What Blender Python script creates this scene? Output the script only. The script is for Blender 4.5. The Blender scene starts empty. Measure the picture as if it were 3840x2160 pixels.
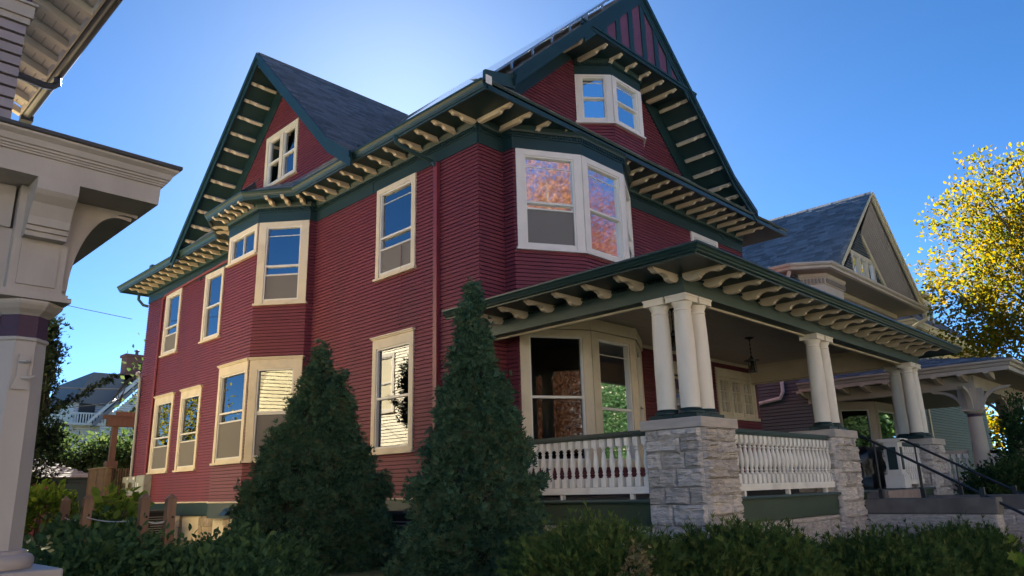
import bpy, math, random
import numpy as np
from mathutils import Vector, Matrix

# ------------------------------------------------------------------ camera, sky, sun, exposure
SC = bpy.context.scene
COL = SC.collection
CAMR = [[0.7013340, -0.7123916, -0.0250758], [-0.1706675, -0.2019650, 0.9644079], [0.6921006, 0.6720925, 0.2632270]]
CAMP = (-8.912468, -9.464032, 0.0)
cam_d = bpy.data.cameras.new('camera'); cam = bpy.data.objects.new('camera', cam_d); COL.objects.link(cam)
cam_d.sensor_width = 36.0; cam_d.lens = 2769.532 / 3840 * 36.0; cam_d.clip_start = .05; cam_d.clip_end = 2000
r_, u_, d_ = CAMR
cam.matrix_world = Matrix(((r_[0], u_[0], -d_[0], CAMP[0]), (r_[1], u_[1], -d_[1], CAMP[1]), (r_[2], u_[2], -d_[2], CAMP[2]), (0, 0, 0, 1)))
SC.camera = cam
SUN_AZ, SUN_EL = 36.8, 28.4           # azimuth clockwise from +Y
world = bpy.data.worlds.new('World'); SC.world = world; world.use_nodes = True
wn = world.node_tree.nodes; bg = wn['Background']
sky = wn.new('ShaderNodeTexSky'); sky.sky_type = 'NISHITA'; sky.sun_disc = False
sky.sun_elevation = math.radians(SUN_EL); sky.sun_rotation = math.radians(SUN_AZ)
sky.air_density = .32; sky.dust_density = .09; sky.ozone_density = .7; sky.altitude = 200
hsv = wn.new('ShaderNodeHueSaturation'); hsv.inputs['Saturation'].default_value = 1.24; hsv.inputs['Hue'].default_value = .5
world.node_tree.links.new(sky.outputs[0], hsv.inputs['Color']); tint = wn.new('ShaderNodeMix'); tint.data_type = 'RGBA'; tint.blend_type = 'MULTIPLY'; tint.inputs[0].default_value = 1; tint.inputs[7].default_value = (.80, .98, 1.0, 1)
world.node_tree.links.new(hsv.outputs[0], tint.inputs[6]); world.node_tree.links.new(tint.outputs[2], bg.inputs[0]); bg.inputs[1].default_value = 0.05
sl = bpy.data.lights.new('sun', 'SUN'); sun = bpy.data.objects.new('sun', sl); COL.objects.link(sun)
sl.energy = 5; sl.angle = math.radians(.53); sl.color = (1, .93, .82)
sd = Vector((math.sin(math.radians(SUN_AZ)) * math.cos(math.radians(SUN_EL)), math.cos(math.radians(SUN_AZ)) * math.cos(math.radians(SUN_EL)), math.sin(math.radians(SUN_EL))))
sun.rotation_euler = sd.to_track_quat('Z', 'Y').to_euler(); sun.location = sd * 60
SC.view_settings.view_transform = 'Standard'; SC.view_settings.look = 'None'
SC.view_settings.exposure = 2.82; SC.view_settings.gamma = 1.0; SC.view_settings.use_curve_mapping = False
SC.cycles.max_bounces = 8; SC.cycles.transparent_max_bounces = 12
random.seed(4); RNG = np.random.default_rng(4)

# ------------------------------------------------------------------ materials
def _nodes(name):
    m = bpy.data.materials.new(name); m.use_nodes = True
    return m, m.node_tree.nodes, m.node_tree.links
def _mix(n, l, fac, a, b):
    x = n.new('ShaderNodeMix'); x.data_type = 'RGBA'
    for sock, v in ((x.inputs[0], fac), (x.inputs[6], a), (x.inputs[7], b)):
        if hasattr(v, 'is_linked'): l.new(v, sock)
        elif isinstance(v, (int, float)): sock.default_value = v
        else: sock.default_value = (*v, 1)
    return x.outputs[2]
def _noise(n, l, scale, detail=4, stretch=None, pos=None):
    g = n.new('ShaderNodeNewGeometry'); v = g.outputs['Position']
    if stretch:
        mp = n.new('ShaderNodeMapping'); mp.inputs['Scale'].default_value = stretch; l.new(v, mp.inputs[0]); v = mp.outputs[0]
    t = n.new('ShaderNodeTexNoise'); t.inputs['Scale'].default_value = scale; t.inputs['Detail'].default_value = detail
    l.new(v, t.inputs['Vector']); return t.outputs['Fac']
def _rand(n, l):
    g = n.new('ShaderNodeNewGeometry'); o = n.new('ShaderNodeObjectInfo')
    a = n.new('ShaderNodeMath'); a.operation = 'ADD'; l.new(g.outputs['Random Per Island'], a.inputs[0]); l.new(o.outputs['Random'], a.inputs[1])
    f = n.new('ShaderNodeMath'); f.operation = 'FRACT'; l.new(a.outputs[0], f.inputs[0]); return f.outputs[0]
def _range(n, l, v, lo, hi):
    r = n.new('ShaderNodeMapRange'); l.new(v, r.inputs[0]); r.inputs[1].default_value = .25; r.inputs[2].default_value = .75
    r.inputs[3].default_value = lo; r.inputs[4].default_value = hi; return r.outputs[0]
def mat(name, col, rough=.6, var=.12, scale=2.5, bump=0., bscale=60, pv=0., spec=.4, stretch=None, metal=0., dirt=None, dirt_scale=1.2, bdist=.01):
    m, n, l = _nodes(name); b = n['Principled BSDF']
    lo = tuple(c * (1 - var) for c in col); hi = tuple(min(1, c * (1 + var)) for c in col)
    c = _mix(n, l, _range(n, l, _noise(n, l, scale, 5, stretch), 0, 1), lo, hi)
    if pv:
        h = n.new('ShaderNodeHueSaturation'); mr = n.new('ShaderNodeMapRange'); l.new(_rand(n, l), mr.inputs[0])
        mr.inputs[3].default_value = 1 - pv; mr.inputs[4].default_value = 1 + pv
        l.new(mr.outputs[0], h.inputs['Value']); l.new(c, h.inputs['Color']); c = h.outputs[0]
    if dirt:
        f = n.new('ShaderNodeMapRange'); l.new(_noise(n, l, dirt_scale, 7, stretch), f.inputs[0])
        f.inputs[1].default_value = .52; f.inputs[2].default_value = .72; f.inputs[4].default_value = .7
        c = _mix(n, l, f.outputs[0], c, dirt)
    l.new(c, b.inputs['Base Color'])
    b.inputs['Roughness'].default_value = rough; b.inputs['Specular IOR Level'].default_value = spec; b.inputs['Metallic'].default_value = metal
    if bump:
        bp = n.new('ShaderNodeBump'); bp.inputs['Strength'].default_value = bump; bp.inputs['Distance'].default_value = bdist
        l.new(_noise(n, l, bscale, 6, stretch), bp.inputs['Height']); l.new(bp.outputs[0], b.inputs['Normal'])
    return m
def foliage(name, cols, trans=.35, rough=.55, big=.6):
    m, n, l = _nodes(name); b = n['Principled BSDF']
    g = n.new('ShaderNodeNewGeometry'); a = n.new('ShaderNodeMath'); a.operation = 'MULTIPLY_ADD'
    l.new(_noise(n, l, big, 3), a.inputs[0]); a.inputs[1].default_value = 1.2; a.inputs[2].default_value = -.6
    s = n.new('ShaderNodeMath'); s.operation = 'ADD'; l.new(g.outputs['Random Per Island'], s.inputs[0]); l.new(a.outputs[0], s.inputs[1])
    r = n.new('ShaderNodeValToRGB'); e = r.color_ramp.elements
    e[0].position = 0; e[0].color = (*cols[0], 1); e[1].position = 1; e[1].color = (*cols[-1], 1)
    for i, c in enumerate(cols[1:-1]):
        x = e.new((i + 1) / (len(cols) - 1)); x.color = (*c, 1)
    l.new(s.outputs[0], r.inputs[0]); l.new(r.outputs[0], b.inputs['Base Color'])
    b.inputs['Roughness'].default_value = rough + .2; b.inputs['Specular IOR Level'].default_value = .08
    t = n.new('ShaderNodeBsdfTranslucent'); hs = n.new('ShaderNodeHueSaturation'); hs.inputs['Value'].default_value = 1.25; hs.inputs['Saturation'].default_value = 1.1
    l.new(r.outputs[0], hs.inputs['Color']); l.new(hs.outputs[0], t.inputs['Color'])
    mx = n.new('ShaderNodeMixShader'); mx.inputs[0].default_value = trans
    l.new(b.outputs[0], mx.inputs[1]); l.new(t.outputs[0], mx.inputs[2]); l.new(mx.outputs[0], n['Material Output'].inputs[0])
    return m
def glass_mat(name, ior=1.9, tint=(.55, .58, .58), wav=.05, rough=0.):
    m, n, l = _nodes(name); n.remove(n['Principled BSDF'])
    f = n.new('ShaderNodeFresnel'); f.inputs[0].default_value = ior
    t = n.new('ShaderNodeBsdfTransparent'); t.inputs[0].default_value = (*tint, 1)
    g = n.new('ShaderNodeBsdfGlossy'); g.inputs['Roughness'].default_value = rough; g.inputs[0].default_value = (.9, .93, .95, 1)
    bp = n.new('ShaderNodeBump'); bp.inputs['Strength'].default_value = wav; bp.inputs['Distance'].default_value = .02
    l.new(_noise(n, l, 3.2, 2, (1, 1, 1.6)), bp.inputs['Height']); l.new(bp.outputs[0], g.inputs['Normal'])
    x = n.new('ShaderNodeMixShader'); l.new(f.outputs[0], x.inputs[0]); l.new(t.outputs[0], x.inputs[1]); l.new(g.outputs[0], x.inputs[2])
    l.new(x.outputs[0], n['Material Output'].inputs[0]); return m
def veil_mat(name, col, opac):
    m, n, l = _nodes(name); b = n['Principled BSDF']; b.inputs['Base Color'].default_value = (*col, 1); b.inputs['Roughness'].default_value = .8
    t = n.new('ShaderNodeBsdfTransparent'); x = n.new('ShaderNodeMixShader'); x.inputs[0].default_value = opac
    l.new(t.outputs[0], x.inputs[1]); l.new(b.outputs[0], x.inputs[2]); l.new(x.outputs[0], n['Material Output'].inputs[0]); return m

M = dict(
    red=mat('red_siding_paint', (.166, .033, .046), .6, .12, 1.1, .15, 90, pv=.03, stretch=(1, 1, .25), dirt=(.125, .034, .042), dirt_scale=1.6),
    red_trim=mat('red_metal', (.20, .034, .042), .4, .06),
    green=mat('dark_green_paint', (.011, .034, .036), .45, .12, 2, .1, 60),
    sage=mat('sage_green_paint', (.055, .082, .068), .5, .12, 2, .1, 60, stretch=(1, 1, 6)),
    skirt=mat('porch_green_paint', (.035, .06, .036), .5, .12, 2, .1, 50),
    cream=mat('cream_paint', (.66, .56, .41), .55, .07, 2.5, .1, 60, dirt=(.54, .45, .33), dirt_scale=3),
    tan=mat('tan_bracket_paint', (.62, .51, .38), .5, .06, 3, .08, 70, pv=.05),
    pale=mat('pale_trim_paint', (.72, .65, .60), .5, .05, 3, .05, 70),
    white=mat('white_rail_paint', (.82, .77, .70), .45, .06, 4, .06, 60, dirt=(.55, .5, .43), dirt_scale=3),
    column=mat('column_paint', (.82, .73, .60), .55, .06, 3, .08, 60, stretch=(1, 1, .3), dirt=(.70, .61, .50), dirt_scale=4),
    ceil=mat('porch_ceiling_paint', (.44, .38, .33), .6, .08, 2, pv=.04),
    purple=mat('purple_stucco', (.125, .045, .085), .7, .06, 6, .3, 200),
    frame=mat('storm_frame', (.70, .66, .60), .35, .05),
    stone=mat('rusticated_limestone', (.58, .51, .45), .85, .26, 9, .9, 22, pv=.2, stretch=(1, 1, 3.2), dirt=(.34, .30, .27), dirt_scale=5, bdist=.03),
    mortar=mat('mortar', (.30, .27, .245), .9, .1, 10, .3, 80),
    cap=mat('smooth_stone_cap', (.50, .43, .37), .75, .14, 3, .25, 60, stretch=(1, 1, 5)),
    rubble=mat('rubble_stone', (.34, .27, .20), .9, .3, 7, .9, 20, pv=.15, bdist=.03),
    concrete=mat('dark_concrete', (.16, .14, .125), .85, .25, 5, .4, 50, dirt=(.07, .065, .06), dirt_scale=2.5),
    step=mat('stone_step', (.30, .23, .19), .85, .2, 6, .4, 50),
    shingle=mat('grey_shingle', (.17, .175, .195), 1., .22, 30, .5, 250, pv=.28, spec=.1),
    shingle_r=mat('blue_grey_shingle', (.155, .18, .21), 1., .22, 30, .5, 250, pv=.32, spec=.1),
    lap_shade=mat('lap_shade_tone', (.045, .018, .02), .9, .1), paleshingle=mat('pale_shingle', (.30, .29, .26), .95, .15, 20, .4, 200, pv=.15), roofbase=mat('roof_felt', (.035, .037, .042), .9, .1),  # wall backing toned dark as the shade under the board laps
    gutter=mat('dark_gutter', (.020, .045, .042), .35, .1, 3, .05, 40),
    greymetal=mat('grey_gutter_metal', (.06, .062, .068), .35, .1),
    interior=mat('interior_darkened', (.14, .12, .10), .9, .1),
    glass=glass_mat('window_glass', 2.3, wav=.012), glass_bay=glass_mat('bay_window_glass', 2.2, wav=.012, rough=.035), glass_hi=glass_mat('upper_window_glass', 3.4, wav=.015), glass_dk=glass_mat('porch_glass', 1.8, (.22, .22, .22), wav=.012, rough=.025),
    screen=veil_mat('insect_screen', (.22, .20, .185), .72), sheer=veil_mat('sheer_curtain', (.62, .60, .55), .8),
    curtain=mat('curtain_cloth', (.45, .42, .37), .8, .1), shade=mat('roller_shade', (.55, .50, .42), .8, .06),
    iron=mat('black_iron', (.02, .02, .022), .4, .1, 8, .1, 90), lampglass=glass_mat('lantern_glass', 1.5, (.5, .45, .35)),
    meter=mat('grey_meter_enamel', (.33, .34, .31), .45, .1, 5, dirt=(.24, .24, .21), dirt_scale=6), conduit=mat('grey_conduit', (.30, .28, .27), .4, .08),
    cedar_shaded=mat('shaded_cedar_wood', (.085, .053, .037), .8, .2, 5, .3, 60, stretch=(4, 4, .6)), cedar=mat('cedar_wood', (.25, .14, .085), .75, .22, 5, .4, 60, stretch=(4, 4, .6), pv=.1),  # pergola wood is cedar with shade darkened into its colour
    deck=mat('weathered_deck_wood', (.13, .085, .055), .8, .25, 6, .3, 60, pv=.2),
    tarp=mat('black_plastic', (.012, .012, .014), .28, .1, 6, .3, 20), cable=mat('black_cable', (.015, .015, .016), .5),
    rope=mat('white_rope', (.6, .58, .55), .7), bark=mat('bark', (.11, .085, .065), .9, .3, 8, .8, 30, stretch=(1, 1, .3)),
    mauve=mat('mauve_grey_siding', (.30, .255, .27), .55, .1, 2, .1, 80, pv=.05), mauve_trim=mat('mauve_grey_trim', (.42, .375, .355), .55, .08, 3, .12, 45, dirt=(.33, .29, .27), dirt_scale=2.2, stretch=(1, 1, .4)),
    plum=mat('plum_paint', (.06, .028, .055), .5, .1), sand=mat('sand_trim', (.42, .36, .33), .5, .06),
    yellow=mat('pale_yellow_siding', (.70, .58, .34), .55, .07, 2, pv=.04), soffit_c=mat('cream_soffit', (.52, .46, .37), .6, .08, 3),
    slate=mat('blue_grey_siding', (.08, .10, .11), .55, .1, 2, .1, 80, pv=.06), taupe=mat('taupe_trim', (.50, .42, .34), .5, .08), brownsof=mat('brown_soffit', (.30, .245, .20), .6, .08, 4, pv=.05),
    butter=mat('butter_trim', (.62, .50, .30), .5, .06), bonewhite=mat('bone_white_siding', (.62, .62, .62), .6, .05, 3, pv=.03),
    brick=mat('chimney_brick', (.20, .09, .07), .9, .2, 6, pv=.15), darkshingle=mat('dark_roof', (.055, .06, .068), .9, .2, 12, .4, 60),
    solar=mat('solar_glass', (.015, .018, .03), .06, .1, 1, spec=1.0), alu=mat('aluminium', (.55, .56, .58), .3, .05, metal=.8),
    lawn=mat('lawn', (.10, .115, .045), .95, .35, 3, .5, 60), asphalt=mat('asphalt', (.13, .125, .12), .9, .2, 12, .2, 100), paving=mat('concrete_paving', (.33, .32, .30), .85, .12, 5, .2, 60), mulch=mat('bed_soil', (.05, .036, .026), .95, .35, 9, .6, 40),
    arbor=foliage('arborvitae_leaf', [(.03, .065, .042), (.05, .105, .065), (.07, .14, .08), (.085, .14, .075), (.10, .115, .06)], .12, .6, 2.5),
    arbor_core=mat('arborvitae_twigs', (.03, .035, .022), .9, .3, 6),
    yew=foliage('yew_needles', [(.032, .058, .020), (.058, .098, .028), (.09, .14, .036), (.135, .16, .046)], .2, .5, 1.6),
    viburnum=foliage('broad_leaf', [(.035, .075, .032), (.055, .11, .048), (.075, .14, .055), (.11, .17, .06)], .3, .42, 1.4),
    limeleaf=foliage('lime_leaf', [(.10, .17, .03), (.16, .24, .045), (.26, .32, .06)], .5), hedge=foliage('hedge_leaf', [(.030, .055, .022), (.055, .09, .03), (.09, .12, .04)], .35, big=.3),
    juniper=foliage('juniper_leaf', [(.018, .032, .020), (.030, .050, .028), (.055, .075, .036)], .2, big=.8),
    birch=foliage('autumn_yellow_leaf', [(.08, .11, .018), (.16, .15, .02), (.27, .165, .018), (.22, .17, .022), (.11, .13, .02)], .5, big=.35),
    yardleaf=foliage('golden_yard_leaf', [(.14, .17, .03), (.36, .27, .035), (.22, .25, .05), (.42, .30, .05)], .5), maple=foliage('orange_maple_leaf', [(.13, .055, .032), (.19, .085, .045), (.25, .13, .075), (.15, .075, .045)], .4), redmaple=foliage('red_maple_leaf', [(.12, .035, .03), (.19, .055, .045), (.08, .06, .035), (.22, .09, .06)], .4),
    dry=foliage('dry_twig_leaf', [(.20, .16, .08), (.28, .22, .12), (.16, .15, .06)], .2),
)

# ------------------------------------------------------------------ object helpers
ROOT = {}
def link(o, parent=None):
    COL.objects.link(o)
    if parent is not None:
        o.parent = parent
        if parent.name in ROOT: o.location = o.location - Vector(ROOT[parent.name])
    return o
def thing(name, label, cat, loc=(0, 0, 0), group=None):
    o = bpy.data.objects.new(name, None); o.empty_display_size = .2; o.location = loc; COL.objects.link(o); ROOT[o.name] = tuple(loc)
    o['label'] = label; o['category'] = cat
    if group: o['group'] = group
    return o
def tag(o, label, cat, group=None):
    o['label'] = label; o['category'] = cat
    if group: o['group'] = group
    return o
def mesh_np(name, V, F, mt, smooth=False):
    me = bpy.data.meshes.new(name)
    V = np.asarray(V, np.float32)
    if isinstance(F, np.ndarray):
        k = F.shape[1]; nf = len(F)
        me.vertices.add(len(V)); me.vertices.foreach_set('co', V.ravel())
        me.loops.add(nf * k); me.loops.foreach_set('vertex_index', F.astype(np.int32).ravel())
        me.polygons.add(nf); me.polygons.foreach_set('loop_start', np.arange(0, nf * k, k, dtype=np.int32))
        me.update(calc_edges=True)
    else:
        me.from_pydata([tuple(map(float, v)) for v in V], [], F); me.update()
    me.materials.append(mt)
    me.polygons.foreach_set('use_smooth', np.zeros(len(me.polygons), bool))
    if smooth: me.polygons.foreach_set('use_smooth', np.ones(len(me.polygons), bool))
    return me
class Fr:
    """a wall face: origin o, horizontal direction u, outward normal n (plan), u along the face, d outward"""
    def __init__(s, o, u, n=None, out=None):
        s.o = np.array([o[0], o[1]], float); uu = np.array(u, float); s.u = uu / np.hypot(*uu)
        if n is None:
            n = np.array([-s.u[1], s.u[0]]); n = n if np.dot(n, out) > 0 else -n
        s.n = np.array(n, float)
    def p(s, u, z, d=0.):
        q = s.o + s.u * u + s.n * d; return (q[0], q[1], z)
def seg(a, b, out): return Fr(a, (b[0] - a[0], b[1] - a[1]), out=out), math.hypot(b[0] - a[0], b[1] - a[1])
class MB:
    def __init__(s): s.V = []; s.F = []
    def add(s, vs, fs):
        k = len(s.V); s.V += [tuple(v) for v in vs]; s.F += [tuple(i + k for i in f) for f in fs]; return s
    def hexa(s, p): return s.add(p, [(0, 3, 2, 1), (4, 5, 6, 7), (0, 1, 5, 4), (1, 2, 6, 5), (2, 3, 7, 6), (3, 0, 4, 7)])
    def box(s, x0, x1, y0, y1, z0, z1): return s.hexa([(x0, y0, z0), (x1, y0, z0), (x1, y1, z0), (x0, y1, z0), (x0, y0, z1), (x1, y0, z1), (x1, y1, z1), (x0, y1, z1)])
    def fbox(s, F, u0, u1, z0, z1, d0, d1): return s.hexa([F.p(u0, z0, d0), F.p(u1, z0, d0), F.p(u1, z0, d1), F.p(u0, z0, d1), F.p(u0, z1, d0), F.p(u1, z1, d0), F.p(u1, z1, d1), F.p(u0, z1, d1)])
    def prism(s, poly, vec):
        n = len(poly); v = np.array(vec); P = [np.array(p, float) for p in poly]
        return s.add([tuple(p) for p in P] + [tuple(p + v) for p in P], [tuple(range(n - 1, -1, -1)), tuple(range(n, 2 * n))] + [(i, (i + 1) % n, n + (i + 1) % n, n + i) for i in range(n)])
    def sweep(s, path, prof, side=1, closed=False, caps=True):
        """profile (offset outward, z) along a plan path; side=+1: outward is left of travel"""
        P = [np.array(p[:2], float) for p in path]; n = len(P); m = len(prof); rows = []
        for i in range(n):
            a = P[i] - P[i - 1] if (i > 0 or closed) else None; b = P[(i + 1) % n] - P[i] if (i < n - 1 or closed) else None
            nn = [np.array([-t[1], t[0]]) / np.hypot(*t) * side for t in (a, b) if t is not None]
            if len(nn) == 2: q = nn[0] + nn[1]; q = q / np.dot(q, q) * 2 if np.dot(q, q) > .2 else nn[0]
            else: q = nn[0]
            rows.append([(P[i][0] + q[0] * d, P[i][1] + q[1] * d, z) for d, z in prof])
        fs = []
        for i in range(n if closed else n - 1):
            for j in range(m): fs.append((i * m + j, ((i + 1) % n) * m + j, ((i + 1) % n) * m + (j + 1) % m, i * m + (j + 1) % m))
        if caps and not closed: fs += [tuple(range(m)), tuple(range((n - 1) * m + m - 1, (n - 1) * m - 1, -1))]
        return s.add([p for r in rows for p in r], fs)
    def tube(s, pts, r, n=8, r1=None):
        P = [Vector(p) for p in pts]; k = len(P); rows = []; up = Vector((0, 0, 1)); prev = None
        for i in range(k):
            t = (P[min(i + 1, k - 1)] - P[max(i - 1, 0)]).normalized()
            if prev is None: x = t.cross(up if abs(t.z) < .95 else Vector((1, 0, 0))).normalized()
            else: x = (prev - t * prev.dot(t)).normalized()
            prev = x; y = t.cross(x); rr = r if r1 is None else r + (r1 - r) * i / (k - 1)
            rows += [tuple(P[i] + x * math.cos(2 * math.pi * j / n) * rr + y * math.sin(2 * math.pi * j / n) * rr) for j in range(n)]
        fs = [(i * n + j, i * n + (j + 1) % n, (i + 1) * n + (j + 1) % n, (i + 1) * n + j) for i in range(k - 1) for j in range(n)]
        return s.add(rows, fs + [tuple(range(n - 1, -1, -1)), tuple(range((k - 1) * n, k * n))])
    def lathe(s, prof, cx=0, cy=0, n=16, rot=0.):
        m = len(prof); vs = [(cx + r * math.cos(2 * math.pi * j / n + rot), cy + r * math.sin(2 * math.pi * j / n + rot), z) for r, z in prof for j in range(n)]
        fs = [(i * n + j, i * n + (j + 1) % n, (i + 1) * n + (j + 1) % n, (i + 1) * n + j) for i in range(m - 1) for j in range(n)]
        return s.add(vs, fs + [tuple(range(n - 1, -1, -1)), tuple(range((m - 1) * n, m * n))])
    def obj(s, name, mt, parent=None, label=None, smooth=False, stuff=False):
        o = bpy.data.objects.new(name, mesh_np(name, s.V, s.F, M[mt], False))
        if smooth:
            me = o.data; me.polygons.foreach_set('use_smooth', np.ones(len(me.polygons), bool)); me.set_sharp_from_angle(angle=math.radians(40))
        link(o, parent)
        if label: o['label'] = label
        if stuff: o['kind'] = 'stuff'
        return o
def B(*a): return MB().box(*a)
def struct(o): o['kind'] = 'structure'; return o

# ---- alike pieces: the 300 that show largest become objects sharing mesh data, the rest are joined
TMPL = {}
def tmpl(key, V, F): TMPL[key] = (np.array(V, float), F)
e_ = 1.22
tmpl('board', [(0, -.016, 0), (0, .021, 0), (0, .005, .875), (0, -.016, .875), (1, -.016, 0), (1, .021, 0), (1, .005, .875), (1, -.016, .875)], [(0, 1, 2, 3), (7, 6, 5, 4), (0, 4, 5, 1), (1, 5, 6, 2), (2, 6, 7, 3), (3, 7, 4, 0)])
tmpl('shingle', [(0, 0, .002), (1, 0, .002), (1, 1.5, .001), (0, 1.5, .001), (0, 0, .017), (1, 0, .017), (1, 1.5, .003), (0, 1.5, .003)], [(0, 3, 2, 1), (4, 5, 6, 7), (0, 1, 5, 4), (1, 2, 6, 5), (2, 3, 7, 6), (3, 0, 4, 7)])
tmpl('cube', [(0, 0, 0), (1, 0, 0), (1, 1, 0), (0, 1, 0), (0, 0, 1), (1, 0, 1), (1, 1, 1), (0, 1, 1)], [(0, 3, 2, 1), (4, 5, 6, 7), (0, 1, 5, 4), (1, 2, 6, 5), (2, 3, 7, 6), (3, 0, 4, 7)])
CR = np.array(CAMR); CP = np.array(CAMP)
class Pieces:
    def __init__(s, name, parent, mt, limit=300): s.name, s.parent, s.mt, s.limit, s.items = name, parent, M[mt], limit, []
    def add(s, key, X, Y, Z, T, parent=None, axis=1): s.items.append((key, np.column_stack([X, Y, Z]), np.array(T, float), parent, axis))
    def flush(s):
        sc = []
        for key, A, T, par, ax in s.items:
            c = T + A @ np.array([.5, .0 if ax == 1 else .5, .5 if ax == 1 else 0]); v = c - CP; q = CR @ v; d = np.linalg.norm(v)
            vis = q[2] > .1 and abs(q[0] / q[2]) < .72 and abs(q[1] / q[2]) < .42
            n = A[:, ax] / np.linalg.norm(A[:, ax]); fc = max(-np.dot(n, v) / d, 0)
            L = [np.linalg.norm(A[:, i]) for i in range(3)]; ar = L[0] * (L[2] if ax == 1 else L[1])
            sc.append(ar * fc / d ** 2 if vis else 0)
        order = np.argsort(-np.array(sc)); cache = {}; rest = []
        for k, i in enumerate(order):
            key, A, T, par, ax = s.items[i]
            if k < s.limit and sc[i] > 0:
                if key not in cache: cache[key] = mesh_np(s.name, *TMPL[key], s.mt)
                o = bpy.data.objects.new(s.name, cache[key]); mw = Matrix.Identity(4)
                for r in range(3):
                    for c in range(3): mw[r][c] = A[r, c]
                    mw[r][3] = T[r]
                o.matrix_basis = mw; link(o, par or s.parent)
            else: rest.append(i)
        if rest:
            V = []; F = []; k = 0
            for i in rest:
                key, A, T, par, ax = s.items[i]; tv, tf = TMPL[key]; V.append(tv @ A.T + T); F += [tuple(a + k for a in f) for f in tf]; k += len(tv)
            V = np.concatenate(V); F = np.array(F) if len({len(f) for f in F}) == 1 else F
            o = bpy.data.objects.new(s.name, mesh_np(s.name, V, F, s.mt)); o['kind'] = 'stuff'; link(o, s.parent)
FLUSH = []
def pieces(*a, **k): p = Pieces(*a, **k); FLUSH.append(p); return p
LAP_SHADE = {}  # dark sheets behind the board gaps, standing in for lap shadow lines
def siding(P, F, L, z0, z1, e, openings=(), lim=None, ext=.005):
    k = 0; sh_ = LAP_SHADE.setdefault(P.parent.name, (MB(), P.parent))[0]
    while z0 + k * e < z1 - .01:
        z = z0 + k * e; k += 1; top = min(e, z1 - z)
        a, b = (-ext, L + ext) if lim is None else lim(z + e * .5)
        if b - a < .05: continue
        iv = [(a, b)]
        for (u0, u1, w0, w1) in openings:
            if z + e * .5 > w0 and z + e * .5 < w1:
                nv = []
                for p, q in iv:
                    if u1 <= p or u0 >= q: nv.append((p, q)); continue
                    if u0 - p > .02: nv.append((p, u0))
                    if q - u1 > .02: nv.append((u1, q))
                iv = nv
        for p, q in iv:
            if q - p > 5.2:                      # long runs are nailed up in two lengths
                c = p + (q - p) * random.uniform(.35, .65); parts = [(p, c - .001), (c + .001, q)]
            else: parts = [(p, q)]
            sh_.add([F.p(p, z, -.017), F.p(q, z, -.017), F.p(q, z + e, -.017), F.p(p, z + e, -.017)], [(0, 1, 2, 3)])
            for p, q in parts:
                P.add('board', [F.u[0] * (q - p), F.u[1] * (q - p), 0], [F.n[0] * e / .0774, F.n[1] * e / .0774, 0], [0, 0, top], F.p(p, z))
def roof_plane(pts, P, parent, e=.14, w=.3, base=None, thick=.08, name='roof_slope', under=None, shingles=True):
    """pts: planar polygon, first edge = the eave, walked so that the normal points up"""
    p = [np.array(q, float) for q in pts]; u = p[1] - p[0]; u /= np.linalg.norm(u); nn = None
    for q in p[2:]:
        c = np.cross(u, q - p[0])
        if np.linalg.norm(c) > 1e-3: nn = c / np.linalg.norm(c); break
    if nn[2] < 0: nn = -nn
    v = np.cross(nn, u)
    if np.dot(v, sum(p) / len(p) - p[0]) < 0: v = -v
    mb = MB(); mb.prism([tuple(q) for q in p], tuple(-nn * thick)); o = mb.obj(name, base or ('gutter' if parent is H else 'roofbase'), parent)
    if not shingles: return o
    uv = [(np.dot(q - p[0], u), np.dot(q - p[0], v)) for q in p]; vm = max(b for a, b in uv); n = len(uv); k = 0
    vec_ok = np.dot(np.cross(u, v), nn)
    while k * e < vm:
        vv = min(k * e + e * .35, vm - .005); xs = []
        for i in range(n):
            (a0, b0), (a1, b1) = uv[i], uv[(i + 1) % n]
            if (b0 - vv) * (b1 - vv) < 0: xs.append(a0 + (a1 - a0) * (vv - b0) / (b1 - b0))
        xs.sort()
        for j in range(0, len(xs) - 1, 2):
            x = xs[j] - random.uniform(0, w)
            while x < xs[j + 1]:
                ww = w * random.uniform(.7, 1.3); a = max(x, xs[j]); b = min(x + ww, xs[j + 1])
                if b - a > .03: P.add('shingle', u * (b - a - .006), v * e, nn * random.uniform(.8, 1.5), p[0] + u * a + v * (k * e) , axis=2)
                x += ww
        k += 1
    return o
def poly_slab(name, pts, mt, parent, thick): # horizontal or sloping polygon with thickness straight down
    return MB().prism(pts, (0, 0, -thick)).obj(name, mt, parent)

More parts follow.
